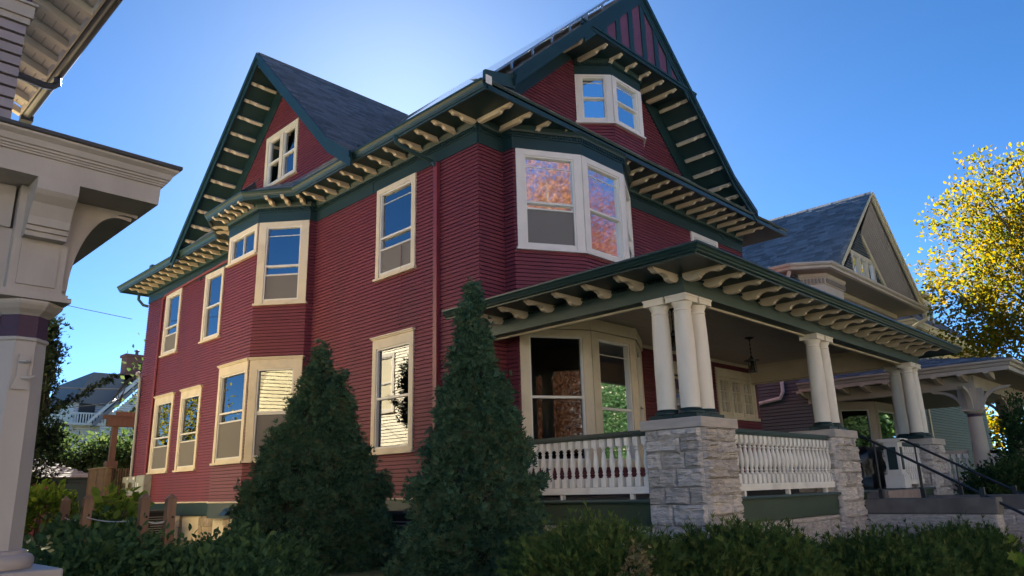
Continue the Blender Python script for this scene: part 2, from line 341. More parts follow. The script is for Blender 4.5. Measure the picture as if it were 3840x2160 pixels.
# ---- windows: part 'window' (casing) > sash, pane, insect_screen, sill, curtain
def window(par, F, u0, u1, z0, z1, cw=.12, head=.12, cornice=False, mt='cream', split=.5, screen=.3, glass='glass', curtain=None, sill=.05, sash='frame', muntin=False, name='window', d0=0., cols=1, rows=1, bars=True):
    c = MB()
    c.fbox(F, u0, u0 + cw, z0 + sill, z1, -.06, .045 + d0); c.fbox(F, u1 - cw, u1, z0 + sill, z1, -.06, .045 + d0); c.fbox(F, u0 + cw, u1 - cw, z1 - head, z1, -.06, .043 + d0)
    if cornice:
        c.fbox(F, u0 - .02, u1 + .02, z1 + .001, z1 + .03, -.02, .07); c.fbox(F, u0 - .04, u1 + .04, z1 + .03, z1 + .055, -.02, .095)
    w = c.obj(name, mt, par)
    MB().fbox(F, u0 - .03, u1 + .03, z0, z0 + sill - .001, -.06, .085).fbox(F, u0 + cw + .001, u1 - cw - .001, z0 + sill, z0 + sill + .07, -.05, .025).obj('sill', mt, w)
    a, b, lo, hi = u0 + cw, u1 - cw, z0 + sill + .07, z1 - head
    s = MB(); f = .035
    s.fbox(F, a, a + f, lo, hi, -.05, .025); s.fbox(F, b - f, b, lo, hi, -.05, .025); s.fbox(F, a + f, b - f, hi - f, hi, -.05, .024); s.fbox(F, a + f, b - f, lo, lo + f, -.05, .024)
    zm = lo + (hi - lo) * split
    if bars:
        s.fbox(F, a + f, b - f, zm - .022, zm + .022, -.05, .018)
        if screen: s.fbox(F, a + f, b - f, lo + (hi - lo) * screen - .016, lo + (hi - lo) * screen + .016, -.045, .012)
        if muntin: s.fbox(F, a + f, b - f, hi - f - (hi - zm) * .2, hi - f - (hi - zm) * .2 + .014, -.05, -.02)
    for i in range(1, cols): x = a + (b - a) * i / cols; s.fbox(F, x - .012, x + .012, lo + f, hi - f, -.046, .005)
    for i in range(1, rows): z = lo + (hi - lo) * i / rows; s.fbox(F, a + f, b - f, z - .012, z + .012, -.047, .004)
    s.obj('sash', sash, w)
    def quad(nm, m_, x0, x1, y0, y1, d): MB().fbox(F, x0, x1, y0, y1, d, d + .004).obj(nm, m_, w)
    if bars:
        quad('pane', glass, a + f, b - f, zm + .02, hi - f, -.036); quad('pane', glass, a + f, b - f, lo + f, zm - .02, -.044)
    else: quad('pane', glass, a + f, b - f, lo + f, hi - f, -.036)
    if screen: quad('insect_screen', 'screen', a + f, b - f, lo + f, lo + (hi - lo) * screen - .016, -.012)
    if curtain:
        m_, ca, cb, cl, ch = curtain; k = MB(); n = max(6, int((cb - ca) * (b - a) / .035)); P = []
        for i in range(n + 1): P.append((a + (b - a) * (ca + (cb - ca) * i / n), -.14 - .025 * (i % 2)))
        z_, y_ = lo + (hi - lo) * cl, lo + (hi - lo) * ch
        k.add([F.p(x, z_, d) for x, d in P] + [F.p(x, y_, d) for x, d in P], [(i, i + 1, n + 2 + i, n + 1 + i) for i in range(n)]); k.obj('curtain', m_, w)
    return w

# ---- brackets
def bracket_mesh(key, poly, w, mt):
    mb = MB(); mb.prism([(t, -w / 2, z) for t, z in poly], (0, w, 0)); return mesh_np(key, mb.V, mb.F, M[mt])
BR_MAIN = [(0, 0), (0, -.05), (.05, -.115), (.31, -.12), (.34, -.105), (.355, -.075), (.40, -.052), (.46, -.055), (.50, -.078), (.545, -.086), (.58, -.072), (.592, -.05), (.606, -.05), (.645, -.028), (.645, 0)]
BR_PORCH = [(0, 0), (0, -.07), (.03, -.12), (.08, -.155), (.15, -.165), (.22, -.158), (.262, -.132), (.268, -.108), (.32, -.07), (.40, -.052), (.46, -.068), (.52, -.092), (.575, -.08), (.60, -.052), (.612, -.052), (.65, -.03), (.65, 0)]
BRC = {}
def bracket(par, kind, at, out, up=(0, 0, 1), L=.645, name='bracket'):
    """a scrolled bracket of length L; alike lengths share one mesh"""
    key = (kind, round(L, 2))
    if key not in BRC:
        if kind == 'porch': poly = BR_PORCH
        else:
            sh = L - .645; poly = [(0, 0), (0, -.05)] + ([(.05, -.115)] if L > .5 else []) + [(t + sh, z) for t, z in BR_MAIN[3:] if t + sh > .06]
        poly = [(t, z * .82) for t, z in poly]; BRC[key] = bracket_mesh('bracket', poly, .082, 'tan')
    o = bpy.data.objects.new(name, BRC[key]); x = Vector(out).normalized(); z = Vector(up); z = (z - x * z.dot(x)).normalized(); y = z.cross(x)
    o.matrix_basis = Matrix(((x.x, y.x, z.x, at[0]), (x.y, y.y, z.y, at[1]), (x.z, y.z, z.z, at[2]), (0, 0, 0, 1)))
    return link(o, par)

# ---- foliage
SPRAY = (np.array([(0, 0, 0), (-.1, .35, .02), (.1, .35, .02), (0, 1, -.14), (-.42, .72, -.08), (.42, .72, -.08), (-.46, .38, -.03), (.46, .38, -.03)]), np.array([(0, 2, 1), (1, 2, 3), (0, 1, 4), (0, 5, 2), (0, 4, 6), (0, 7, 5)]))
LEAF = (np.array([(0, 0, 0), (.30, .42, .07), (0, 1, -.10), (-.30, .42, .07), (.22, .75, .0), (-.22, .75, .0)]), np.array([(0, 1, 4), (0, 4, 2), (0, 2, 5), (0, 5, 3)]))
NEEDLE = (np.array([(0, -.05, 0), (.03, .1, 0), (-.03, .1, 0), (.3, .34, .03), (-.3, .34, .03), (.04, .4, 0), (-.04, .4, 0), (.28, .66, -.02), (-.28, .66, -.02), (0, 1, -.08), (.26, .9, -.05), (-.26, .9, -.05), (0, .62, 0)]), np.array([(0, 1, 2), (1, 3, 2), (2, 4, 1), (1, 5, 6), (5, 7, 6), (6, 8, 5), (5, 9, 6), (12, 10, 5), (12, 6, 11)]))
def leaves(name, pts, axis, size, T, mt, parent, label=None, kind=None):
    pts = np.asarray(pts, float); n = len(pts); a = axis / np.maximum(np.linalg.norm(axis, axis=1, keepdims=True), 1e-6)
    r = RNG.normal(size=(n, 3)); nn = r - a * (r * a).sum(1, keepdims=True); nn /= np.linalg.norm(nn, axis=1, keepdims=True); s = np.cross(a, nn)
    sz = (np.ones(n) * size * RNG.uniform(.65, 1.35, n))[:, None, None]; tv, tf = T; k = len(tv)
    V = pts[:, None, :] + sz * (tv[None, :, 0:1] * s[:, None, :] + tv[None, :, 1:2] * a[:, None, :] + tv[None, :, 2:3] * nn[:, None, :])
    F = (tf[None] + (np.arange(n) * k)[:, None, None]).reshape(-1, 3)
    o = bpy.data.objects.new(name, mesh_np(name, V.reshape(-1, 3), F, M[mt])); link(o, parent)
    if kind: o['kind'] = kind
    return o
def clumps(centers, outs, per, spread, upw=.3, jit=.7):
    n = len(centers); c = np.repeat(centers, per, 0); o = np.repeat(outs, per, 0)
    g = RNG.normal(size=c.shape) * spread; return c + g, o + RNG.normal(size=c.shape) * jit + np.array([0, 0, upw])
def ellipsoid(n, ctr, rad, lo=-.6, rmin=.75):
    v = RNG.normal(size=(n * 3, 3)); v /= np.linalg.norm(v, axis=1, keepdims=True); v = v[v[:, 2] > lo][:n]
    return np.array(ctr) + v * np.array(rad) * RNG.uniform(rmin, 1.05, (len(v), 1)), v
def GZ(x, y):                     # ground height
    t = min(1, max(0, (y + 8.5) / 3.5)); t = t * t * (3 - 2 * t); return -1.65 + .53 * t

# ------------------------------------------------------------------ ground
gx = [-400, -120, -60, -30, -20] + list(np.arange(-14, 24.1, 1.0)) + [32, 50, 90, 200, 500]; gy = [-400, -100, -60, -28.3, -28.2, -20.9, -20.8, -14] + list(np.arange(-12, 20, 1.0)) + [30, 60, 120, 300, 700]
vs = [(x, y, GZ(x, y) - (.16 if -28.25 < y < -20.85 else 0)) for y in gy for x in gx]; nx = len(gx)
g = MB().add(vs, [(j * nx + i, j * nx + i + 1, (j + 1) * nx + i + 1, (j + 1) * nx + i) for j in range(len(gy) - 1) for i in range(nx - 1)]).obj('ground', 'lawn'); struct(g)
struct(B(-300, 300, -28.2, -20.9, -2.2, -1.78).obj('road', 'asphalt'))
struct(B(-300, 300, -17.2, -15.6, -1.8, -1.635).obj('sidewalk', 'paving'))
struct(B(-300, 300, -20.87, -20.72, -2.0, -1.64).obj('kerb', 'paving'))
struct(MB().add([(-2.9, -4.9, -1.10), (5.4, -4.9, -1.10), (5.4, -7.6, -1.50), (-2.9, -7.6, -1.50)], [(3, 2, 1, 0)]).obj('planting_bed', 'mulch'))

# ------------------------------------------------------------------ the red house
H = thing('red_house', 'dark red clapboard house with dark green trim, bracketed eaves and a white columned porch', 'house', (5, 5, -1.1))
W, D_ = 10.45, 16.55
Z0, Z1, EX = -.10, 6.46, .0774
PB = pieces('clapboard', H, 'red')
OUT = (-1, -1)
side1, L1 = seg((0, 0), (0, 5.8), OUT); ret1, Lr1 = seg((0, 5.8), (-.18, 5.82), (0, -1)); ang1, La1 = seg((-.18, 5.82), (-.98, 6.83), (-1, -1)); main1, Lm1 = seg((-.98, 6.83), (-.98, 8.42), (-1, 0))
far1, Lf1 = seg((-.98, 8.42), (-.18, 9.41), (-1, 1)); side2, L2 = seg((0, 9.43), (0, D_), (-1, 0))
f1, Lf_1 = seg((0, 0), (.66, 0), (0, -1)); fr1, Lfr1 = seg((.66, 0), (.66, -.28), (-1, 0)); fa, Lfa = seg((.66, -.28), (1.9, -.97), (-1, -1)); ff, Lff = seg((1.9, -.97), (3.3, -.97), (0, -1)); fb, Lfb = seg((3.3, -.97), (4.5, -.28), (1, -1)); fr2, Lfr2 = seg((4.5, -.28), (4.5, 0), (1, 0)); f2, L_f2 = seg((4.5, 0), (W, 0), (0, -1))
m = .06
def op(u0, u1, z0, z1): return (u0 + m, u1 - m, z0 + m, z1 - m)
siding(PB, side1, L1, Z0, Z1, EX, [op(1.88, 3.24, 4.36, 6.47), op(1.9, 3.26, .73, 3.1)])
siding(PB, ret1, Lr1, Z0, Z1, EX); siding(PB, ang1, La1, Z0, Z1, EX, [op(.0, 1.27, 4.36, 6.5), op(0, 1.27, .73, 3.12)])
siding(PB, main1, Lm1, Z0, Z1, EX, [op(0, 1.5, 5.64, 6.5), op(0, 1.5, .73, 3.12)])
siding(PB, far1, Lf1, Z0, Z1, EX); siding(PB, side2, L2, Z0, Z1, EX, [op(1.33, 2.56, 4.36, 6.42), op(4.31, 5.52, 4.36, 6.42), op(2.19, 3.59, .73, 3.13), op(4.15, 5.6, .73, 3.13)])
siding(PB, f1, Lf_1, Z0, Z1, EX); siding(PB, fr1, Lfr1, Z0, Z1, EX); siding(PB, fr2, Lfr2, Z0, Z1, EX)
siding(PB, fa, Lfa, Z0, Z1, EX, [op(.08, Lfa, 4.38, 6.6), op(.05, Lfa, .3, 3.2)]); siding(PB, ff, Lff, Z0, Z1, EX, [op(0, Lff, 4.38, 6.6), op(0, Lff, .3, 3.2)])
siding(PB, fb, Lfb, Z0, Z1, EX, [op(0, Lfb - .08, 4.38, 6.6), op(0, Lfb - .05, .3, 3.2)])
siding(PB, f2, L_f2, Z0, Z1, EX, [op(3.12, 4.5, 4.38, 6.5), op(3.65, 5.7, 1.6, 2.95), op(.9, 2.6, -.2, 2.9)])
# closed walls out of sight, floors, inner core coloured dark for the rooms' dimness
mb = MB(); mb.box(.05, W, D_ - .12, D_, -.9, 7); mb.box(W - .12, W, .02, D_ - .12, -.9, 7); mb.obj('wall', 'red', H)
MB().box(1.5, 9.2, 1.3, 15.2, -.5, 6.9).box(3.3, 5.1, 1.0, 1.1, 7, 10).obj('interior_core', 'interior', H)
mb = MB(); mb.prism([(.03, .03, 3.4), (W - .15, .03, 3.4), (W - .15, D_ - .15, 3.4), (.03, D_ - .15, 3.4)], (0, 0, -.15)); mb.prism([(.03, .03, -.15), (W - .15, .03, -.15), (W - .15, D_ - .15, -.15), (.03, D_ - .15, -.15)], (0, 0, -.1))
for z in (-.15, 3.4): mb.prism([(.7, .02, z), (.7, -.25, z), (1.92, -.93, z), (3.28, -.93, z), (4.46, -.25, z), (4.46, .02, z)], (0, 0, -.12)); mb.prism([(.02, 5.85, z), (-.16, 5.88, z), (-.93, 6.86, z), (-.93, 8.39, z), (-.16, 9.36, z), (.02, 9.39, z)], (0, 0, -.12))
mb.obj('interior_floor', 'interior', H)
# water table, basement
wall_path = [(0, 0), (0, 5.8), (-.18, 5.82), (-.98, 6.83), (-.98, 8.42), (-.18, 9.41), (0, 9.43), (0, D_), (W, D_)]
front_path = [(W, 0), (4.5, 0), (4.5, -.28), (3.3, -.97), (1.9, -.97), (.66, -.28), (.66, 0), (0, 0)]
MB().sweep(wall_path, [(-.03, -.135), (.045, -.135), (.05, -.115), (.03, -.10), (-.03, -.10)]).obj('drip_moulding', 'cream', H)
MB().sweep(wall_path, [(-.03, -.47), (.02, -.47), (.02, -.14), (-.03, -.14)]).obj('water_table', 'green', H)
PRB = pieces('foundation_stone', H, 'rubble')
bm = MB()
for (y0, y1) in ((0, .1), (3.3, 5.9), (7.4, 7.75), (9.2, 11.2), (12.4, 13.1), (14.6, D_)):
    x = 0 if y0 < 5 or y0 > 9 else -.92
    bm.box(x + .12, x + .3, y0, y1, -1.3, -.47)
    z = -1.25
    while z < -.5:
        y = y0; h = random.uniform(.14, .24)
        while y < y1 - .03:
            w = min(random.uniform(.2, .42), y1 - y); PRB.add('cube', [0, w - .012, 0], [-random.uniform(.11, .16), 0, 0], [0, 0, min(h, -.475 - z) - .012], (x + .13, y, z)); y += w
        z += h
bm.obj('foundation', 'mortar', H)
base_f = Fr((-.9, 5.9), (0, 1), out=(-1, 0)); side_b = Fr((.03, 0), (0, 1), out=(-1, 0))
window(H, base_f, .15, 1.42, -1.15, -.475, cw=.1, head=.2, screen=0, bars=False, curtain=None)
B(-.86, -.84, 7.76, 8.4, -1.2, -.48).obj('basement_panel', 'cream', H); B(.06, .08, 11.22, 12.38, -1.2, -.48).obj('basement_panel', 'cream', H); B(.06, .08, .1, 3.3, -1.25, -.48).obj('basement_panel', 'cream', H); B(.06, .08, 13.1, 14.6, -1.2, -.48).obj('basement_panel', 'cream', H)
MB().prism([(-1.0, 7.2, -.24), (-1.0, 7.2, -.4), (-1.16, 7.2, -.4)], (0, .3, 0)).obj('dryer_vent', 'green', H)

# windows, side wall
sh = ('shade', 0, 1, .55, 1.0); cu = ('sheer', .05, .95, 0, 1)
window(H, side1, 1.88, 3.24, 4.36, 6.455, glass='glass_hi', split=.44, screen=.30, muntin=True)
window(H, side1, 1.9, 3.26, .73, 3.08, cornice=True, head=.2, split=.49, screen=0, curtain=('sheer', .1, .9, .0, 1.0))
window(H, side2, 1.33, 2.56, 4.36, 6.455, glass='glass_hi', split=.5, screen=0, curtain=cu); window(H, side2, 4.31, 5.52, 4.36, 6.455, glass='glass_hi', split=.44, screen=.30, curtain=cu)
window(H, side2, 2.19, 3.59, .73, 3.06, cornice=True, head=.2, split=.47, screen=.36, curtain=('sheer', 0, 1, 0, .6)); window(H, side2, 4.15, 5.6, .73, 3.06, cornice=True, head=.2, split=.47, screen=.34, curtain=('sheer', 0, 1, 0, .6))
window(H, ang1, .0, 1.26, 4.36, 6.455, glass='glass_hi', cw=.19, split=.46, screen=.34, muntin=True, curtain=('curtain', .78, 1, 0, 1)); window(H, ang1, 0, 1.26, .73, 3.06, cw=.19, cornice=True, head=.22, split=.5, screen=.48, curtain=('curtain', 0, .28, 0, 1))
window(H, main1, 0, 1.5, 5.66, 6.455, glass='glass_hi', head=.1, cols=2, screen=0, bars=False); window(H, main1, 0, 1.5, .73, 3.06, cornice=True, head=.22, split=.54, screen=.43, curtain=('sheer', .0, .3, 0, 1))
# windows, front
window(H, fa, .05, Lfa - .0, 4.37, 6.455, glass='glass_bay', cw=.17, mt='pale', split=.47, screen=.40, muntin=True, curtain=('curtain', .85, 1, 0, 1)); window(H, ff, 0, Lff, 4.37, 6.455, glass='glass_bay', cw=.16, mt='pale', split=.47, screen=0, muntin=True, curtain=('curtain', .72, 1, 0, 1)); window(H, fb, 0, Lfb, 4.37, 6.455, cw=.17, mt='pale', split=.47, screen=.3)
window(H, f2, 3.12, 4.5, 4.37, 6.455, mt='pale', screen=.3)
window(H, fa, .03, Lfa, .35, 2.85, cw=.17, mt='cream', split=.5, screen=0, glass='glass_dk', curtain=('curtain', .0, .14, 0, 1)); window(H, ff, 0, Lff, .35, 2.85, cw=.2, mt='cream', split=.42, screen=0, glass='glass_dk', muntin=True); window(H, fb, 0, Lfb, .35, 2.85, cw=.17, mt='cream', screen=0, glass='glass_dk')
MB().sweep([(4.53, 0), (4.53, -.3), (3.32, -1.0), (1.88, -1.0), (.63, -.3), (.63, 0)], [(-.04, 2.86), (.015, 2.86), (.015, 3.08), (-.04, 3.08)], side=-1).obj('bay_header', 'cream', H)
# the triple casement and the front door under the porch
cs = MB().fbox(f2, 3.66, 5.78, 1.60, 1.68, -.05, .09).fbox(f2, 3.7, 3.8, 1.68, 2.9, -.05, .05).fbox(f2, 5.62, 5.74, 1.68, 2.9, -.05, .05).fbox(f2, 3.8, 5.62, 2.68, 2.9, -.05, .05).fbox(f2, 4.38, 4.43, 1.68, 2.68, -.05, .048).fbox(f2, 5.0, 5.05, 1.68, 2.68, -.05, .048).obj('casement_window', 'cream', H)
for u in (3.8, 4.43, 5.05):
    s = MB(); s.fbox(f2, u + .002, u + .09, 1.69, 2.67, -.04, .03); s.fbox(f2, u + .49, u + .575, 1.69, 2.67, -.04, .03); s.fbox(f2, u + .09, u + .49, 1.69, 1.79, -.04, .03); s.fbox(f2, u + .09, u + .49, 2.58, 2.67, -.04, .03)
    s.fbox(f2, u + .28, u + .30, 1.79, 2.58, -.035, .02); s.fbox(f2, u + .09, u + .49, 2.05, 2.07, -.035, .019); s.fbox(f2, u + .09, u + .49, 2.31, 2.33, -.035, .019); s.obj('sash', 'cream', cs)
    for i in range(2):
        for j in range(3): MB().fbox(f2, u + .092 + .208 * i, u + .278 + .21 * i, 1.792 + .258 * j + .02, 2.05 + .26 * j, -.02, -.016).obj('pane', 'glass_dk', cs)
dr = MB().fbox(f2, 1.0, 1.16, -.18, 2.85, -.05, .05).fbox(f2, 2.4, 2.56, -.18, 2.85, -.05, .05).fbox(f2, 1.16, 2.4, 2.55, 2.85, -.05, .05).fbox(f2, 1.16, 2.4, 2.45, 2.5, -.05, .03).obj('door_frame', 'cream', H)
d2 = MB().fbox(f2, 1.17, 2.39, -.17, 2.44, -.06, -.02).obj('door', 'plum', H); MB().fbox(f2, 1.4, 2.16, .9, 2.2, -.02, -.012).obj('pane', 'glass_dk', d2); MB().fbox(f2, 2.22, 2.27, .85, 1.0, -.02, .05).obj('handle', 'iron', d2)

# frieze, dentils, soffit, gutter of the main eave
fz = [(-.03, 6.455), (.03, 6.455), (.03, 6.70), (.05, 6.71), (.05, 6.735), (-.03, 6.735)]
fz2 = [(-.03, 6.737), (.035, 6.737), (.035, 6.80), (.075, 6.81), (.09, 6.85), (.13, 6.90), (.13, 6.935), (-.03, 6.935)]
allp = wall_path + [(W, 0)]
o = MB().sweep(wall_path, fz).sweep(front_path, fz).obj('frieze', 'green', H); MB().sweep(wall_path, fz2).sweep(front_path, fz2).obj('crown_moulding', 'green', H)
def dentils(mb, path, z0, z1, d0, d1, w=.032, step=.062, side=1):
    for a, b in zip(path[:-1], path[1:]):
        t = np.array(b) - np.array(a); L = np.hypot(*t)
        F = Fr(a, t, n=np.array([-t[1], t[0]]) / L * side); k = 0
        while k * step + w < L: mb.fbox(F, k * step, k * step + w, z0, z1, d0, d1); k += 1
dm = MB(); dentils(dm, wall_path[:-1], 6.745, 6.797, .034, .066); dentils(dm, front_path, 6.745, 6.797, .034, .066); dm.obj('dentil', 'green', H, stuff=True)
eave = [(11.35, -1.0), (-.72, -1.0), (-.72, 5.65), (-1.46, 6.7), (-1.46, 8.65), (-.72, 9.75), (-.72, 17.35), (11.35, 17.35)]
MB().prism([(x, y, 6.965) for x, y in eave], (0, 0, -.03)).obj('soffit', 'green', H)
gp = [(-.02, 6.90), (.025, 6.90), (.03, 6.935), (.055, 6.94), (.062, 6.965), (.07, 6.97), (.085, 7.01), (.115, 7.045), (.13, 7.055), (.13, 7.085), (.10, 7.085), (.095, 7.06), (-.02, 7.0)]
side_e = eave[1:7]
MB().sweep(side_e, gp).obj('gutter', 'gutter', H); MB().sweep([(11.35, -1.0), (-.70, -1.0)], gp, side=-1).obj('gutter', 'gutter', H); MB().sweep([(-.72, 17.35), (11.35, 17.35)], gp).obj('gutter', 'gutter', H)
B(-.845, -.70, -1.125, -1.118, 6.93, 7.10).obj('gutter_end_cap', 'pale', H)
bmain = 'main'
ys = [.04 + .53 * k for k in range(11)] + [9.4 + .518 * k for k in range(15)]
for y in ys:
    if y < 5.7 or y > 9.45: bracket(H, bmain, (-.03, y, 6.933), (-1, 0, 0))
nx_, ny_ = ang1.n
for u in (.12, .5, .9): p = ang1.p(u, 6.933, .03); bracket(H, bmain, p, (nx_, ny_, 0), L=.56)
for y in (6.95, 7.3, 7.65, 8.0, 8.35): bracket(H, bmain, (-1.01, y, 6.933), (-1, 0, 0), L=.50)
for u in (.35, .75): p = far1.p(u, 6.933, .03); bracket(H, bmain, p, (far1.n[0], far1.n[1], 0), L=.56)
for k in range(20):
    x = -.01 + .528 * k; y = -.03
    if .66 < x < 4.5: y = -.28 - .69 * min(1, max(0, min((x - .66) / 1.24, (4.5 - x) / 1.2))) - .03
    if y < -.72: y = -.72
    bracket(H, bmain, (x, y, 6.933), (0, -1, 0), L=.95 + y)
# roofs
PS = pieces('roof_shingle', H, 'shingle')
def zl(x): return 7.58 + .924 * x           # main roof, left slope
RX, RZ = 4.48, 11.72
roof_plane([(.35, 12.4, zl(.35)), (.35, -1.0, zl(.35)), (RX, -1.0, RZ), (RX, 12.4, RZ)], PS, H, thick=.1, shingles=False)
roof_plane([(.35, 2.2, zl(.35) + .004), (.35, -1.0, zl(.35) + .004), (RX, -1.0, RZ + .004), (RX, 2.2, RZ + .004)], PS, H, thick=.01)
roof_plane([(-.1, 3.4, 7.46), (-.1, -1.0, 7.46), (.35, -1.0, zl(.35)), (.35, 3.4, zl(.35))], PS, H, thick=.1); roof_plane([(-.8, 3.3, 7.07), (-.8, -.9, 7.07), (-.1, -.9, 7.46), (-.1, 3.3, 7.46)], PS, H, thick=.06)
roof_plane([(8.35, -1.0, 7.88), (8.35, 12.4, 7.88), (RX, 12.4, RZ), (RX, -1.0, RZ)], PS, H, thick=.1, shingles=False); roof_plane([(9.45, -1.0, 7.18), (9.45, 12.4, 7.18), (8.35, 12.4, 7.88), (8.35, -1.0, 7.88)], PS, H, thick=.1, shingles=False); roof_plane([(11.42, -.9, 7.06), (11.42, 17.3, 7.06), (9.45, 17.3, 7.18), (9.45, -.9, 7.18)], PS, H, thick=.05, shingles=False)
MB().prism([(.1, 12.2, 7.0), (9.4, 12.2, 7.0), (RX, 12.2, RZ - .15)], (0, .12, 0)).obj('wall', 'red', H)
roof_plane([(-.8, 12.0, 7.04), (-.8, 17.4, 7.04), (RX, 17.4, 7.2), (RX, 12.0, 7.2)], PS, H, thick=.04, shingles=False); roof_plane([(RX, 17.4, 7.2), (11.4, 17.4, 7.04), (11.4, 12.0, 7.04), (RX, 12.0, 7.2)], PS, H, thick=.04, shingles=False)
# front pent roof
roof_plane([(-.75, -1.05, 7.07), (11.4, -1.05, 7.07), (10.6, -.02, 7.75), (-.1, -.02, 7.75)], PS, H, thick=.04)
# cross gable
AY, AZ = 7.78, 11.68
def vx(z): return (z - 7.58) / .924 + .25
XF = -.87
roof_plane([(XF, 3.98, 7.72), (vx(7.72), 3.98, 7.72), (vx(AZ), AY, AZ), (XF, AY, AZ)], PS, H, thick=.1, name='roof_slope'); roof_plane([(XF, 3.05, 7.08), (-.25, 3.05, 7.08), (vx(7.72), 3.98, 7.72), (XF, 3.98, 7.72)], PS, H, thick=.1)
roof_plane([(vx(7.0), 12.45, 6.98), (XF, 12.45, 6.98), (XF, AY, AZ), (vx(AZ), AY, AZ)], PS, H, thick=.1, shingles=False)
MB().tube([(XF, AY, AZ + .015), (3.9, AY, AZ + .015)], .035, 6).obj('ridge_cap', 'shingle', H)
MB().tube([(RX, -1.02, RZ + .015), (RX, 12.4, RZ + .015)], .04, 6).obj('ridge_cap', 'shingle', H)
# rake fascias of the cross gable, its wall, frieze and brackets
def strip(mb, a, b, dep, ax, t0, t1):     # board under the line a-b, in the plane normal to axis ax
    a, b = np.array(a, float), np.array(b, float); v = np.array([0, 0, -dep]); w = np.zeros(3); w[ax] = t1 - t0; s = np.zeros(3); s[ax] = t0
    mb.prism([a + s, b + s, b + v + s, a + v + s], w)
fm = MB()
for a, b in (((XF, AY, AZ), (XF, 12.5, 6.95)), ((XF, AY, AZ), (XF, 3.98, 7.72)), ((XF, 3.98, 7.72), (XF, 3.02, 7.06))):
    strip(fm, a, b, .34, 0, -.03, .0); strip(fm, (a[0], a[1], a[2] + .02), (b[0], b[1], b[2] + .02), .16, 0, -.075, -.031)
fm.obj('rake_board', 'green', H)
xg = Fr((0, 0), (0, 1), out=(-1, 0))
siding(PB, xg, 0, 6.98, 10.95, EX, [op(6.93, 8.66, 8.1, 9.74)], lim=lambda z: (AY - (10.98 - z) / 1.0, AY + (10.98 - z) / 1.0))
fm = MB()
for a, b in (((0, AY, AZ - .16), (0, 12.4, 7.0)), ((0, AY, AZ - .16), (0, 3.4, 7.1))): strip(fm, a, b, .62, 0, -.04, .02)
fm.obj('rake_frieze', 'green', H)
c = window(H, xg, 6.93, 8.66, 8.12, 9.72, cw=.13, head=.13, cols=1, screen=0, curtain=('sheer', .52, .98, 0, .55), mt='cream', glass='glass_hi', bars=False)
mb = MB().fbox(xg, 7.70, 7.86, 8.2, 9.6, -.05, .047); mb.obj('mullion', 'cream', c)
mb = MB()
for u0 in (7.06, 7.86): mb.fbox(xg, u0 + .01, u0 + .66, 8.86, 8.91, -.05, .02).fbox(xg, u0 + .03, u0 + .06, 8.3, 9.55, -.05, .015).fbox(xg, u0 + .6, u0 + .63, 8.3, 9.55, -.05, .015)
mb.obj('sash', 'frame', c)
sl1 = (AZ - 6.98) / (12.45 - AY)
for k in range(12):
    y = 7.84 + .363 * k; up = Vector((0, sl1, 1)); bracket(H, bmain, (-.03, y + .07, AZ - sl1 * (y + .07 - AY) - .145), (-1, 0, 0), up, L=.76)
for k in range(10):
    y = 7.70 - .363 * k; up = Vector((0, -1.04, 1)); bracket(H, bmain, (-.03, y - .07, AZ - 1.042 * (AY - y + .07) - .145), (-1, 0, 0), up, L=.76)
# skirt roof over the side bay
zt = 7.92
for q in ([(-.80, 3.9, 7.07), (-.80, 5.65, 7.07), (0, 5.9, zt), (0, 4.1, zt)], [(-.80, 5.65, 7.07), (-1.56, 6.7, 7.07), (0, 7.0, zt + .0)], [(-.8, 5.65, 7.07), (0, 7.0, zt), (0, 5.9, zt)], [(-1.56, 6.7, 7.07), (-1.56, 8.65, 7.07), (0, 8.3, zt), (0, 7.0, zt)], [(-1.56, 8.65, 7.07), (-.80, 9.75, 7.07), (0, 9.6, zt), (0, 8.3, zt)], [(-.8, 9.75, 7.07), (-.8, 12.3, 7.07), (0, 12.3, zt), (0, 9.6, zt)]): roof_plane(q, PS, H, thick=.04)

# front gable: wall, attic bay, pediment, rakes
gw = Fr((0, 0), (1, 0), out=(0, -1))
b1, Lb1 = seg((3.08, 0), (3.72, -.56), (-1, -1)); b2, Lb2 = seg((3.72, -.56), (4.86, -.56), (0, -1)); b3, Lb3 = seg((4.86, -.56), (5.5, 0), (1, -1))
siding(PB, gw, 0, 7.6, 9.6, EX, [(3.1, 5.48, 7.0, 9.6)], lim=lambda z: (max(.35, (z - 6.75)), min(8.4, RX + (10.95 - z) / .99)))
for F, L in ((b1, Lb1), (b2, Lb2), (b3, Lb3)): siding(PB, F, L, 7.45, 8.0, EX)
bp = [(5.5, 0), (4.86, -.56), (3.72, -.56), (3.08, 0)]
MB().sweep(bp, [(-.03, 9.215), (.03, 9.215), (.03, 9.44), (.05, 9.45), (.05, 9.5), (.1, 9.56), (.1, 9.6), (-.03, 9.6)]).obj('frieze', 'green', H)
dm = MB(); dentils(dm, bp, 9.455, 9.5, .05, .08); dm.obj('dentil', 'green', H, stuff=True)
window(H, b1, 0, Lb1, 7.96, 9.21, cw=.15, head=.05, mt='pale', split=.5, screen=.0, glass='glass_hi', muntin=True); window(H, b2, 0, Lb2, 7.96, 9.21, glass='glass_hi', cw=.14, head=.05, mt='pale', split=.5, screen=0, muntin=True, curtain=('curtain', .65, 1, 0, .5)); window(H, b3, 0, Lb3, 7.96, 9.21, cw=.15, head=.05, mt='pale', screen=0)
fm = MB()
strip(fm, (.5, 0, zl(.5) - .12), (RX, 0, RZ - .14), .62, 1, -.045, .02); strip(fm, (RX, 0, RZ - .14), (8.35, 0, 7.76), .62, 1, -.045, .02); strip(fm, (8.35, 0, 7.76), (9.4, 0, 7.1), .5, 1, -.045, .02); fm.obj('rake_frieze', 'green', H)
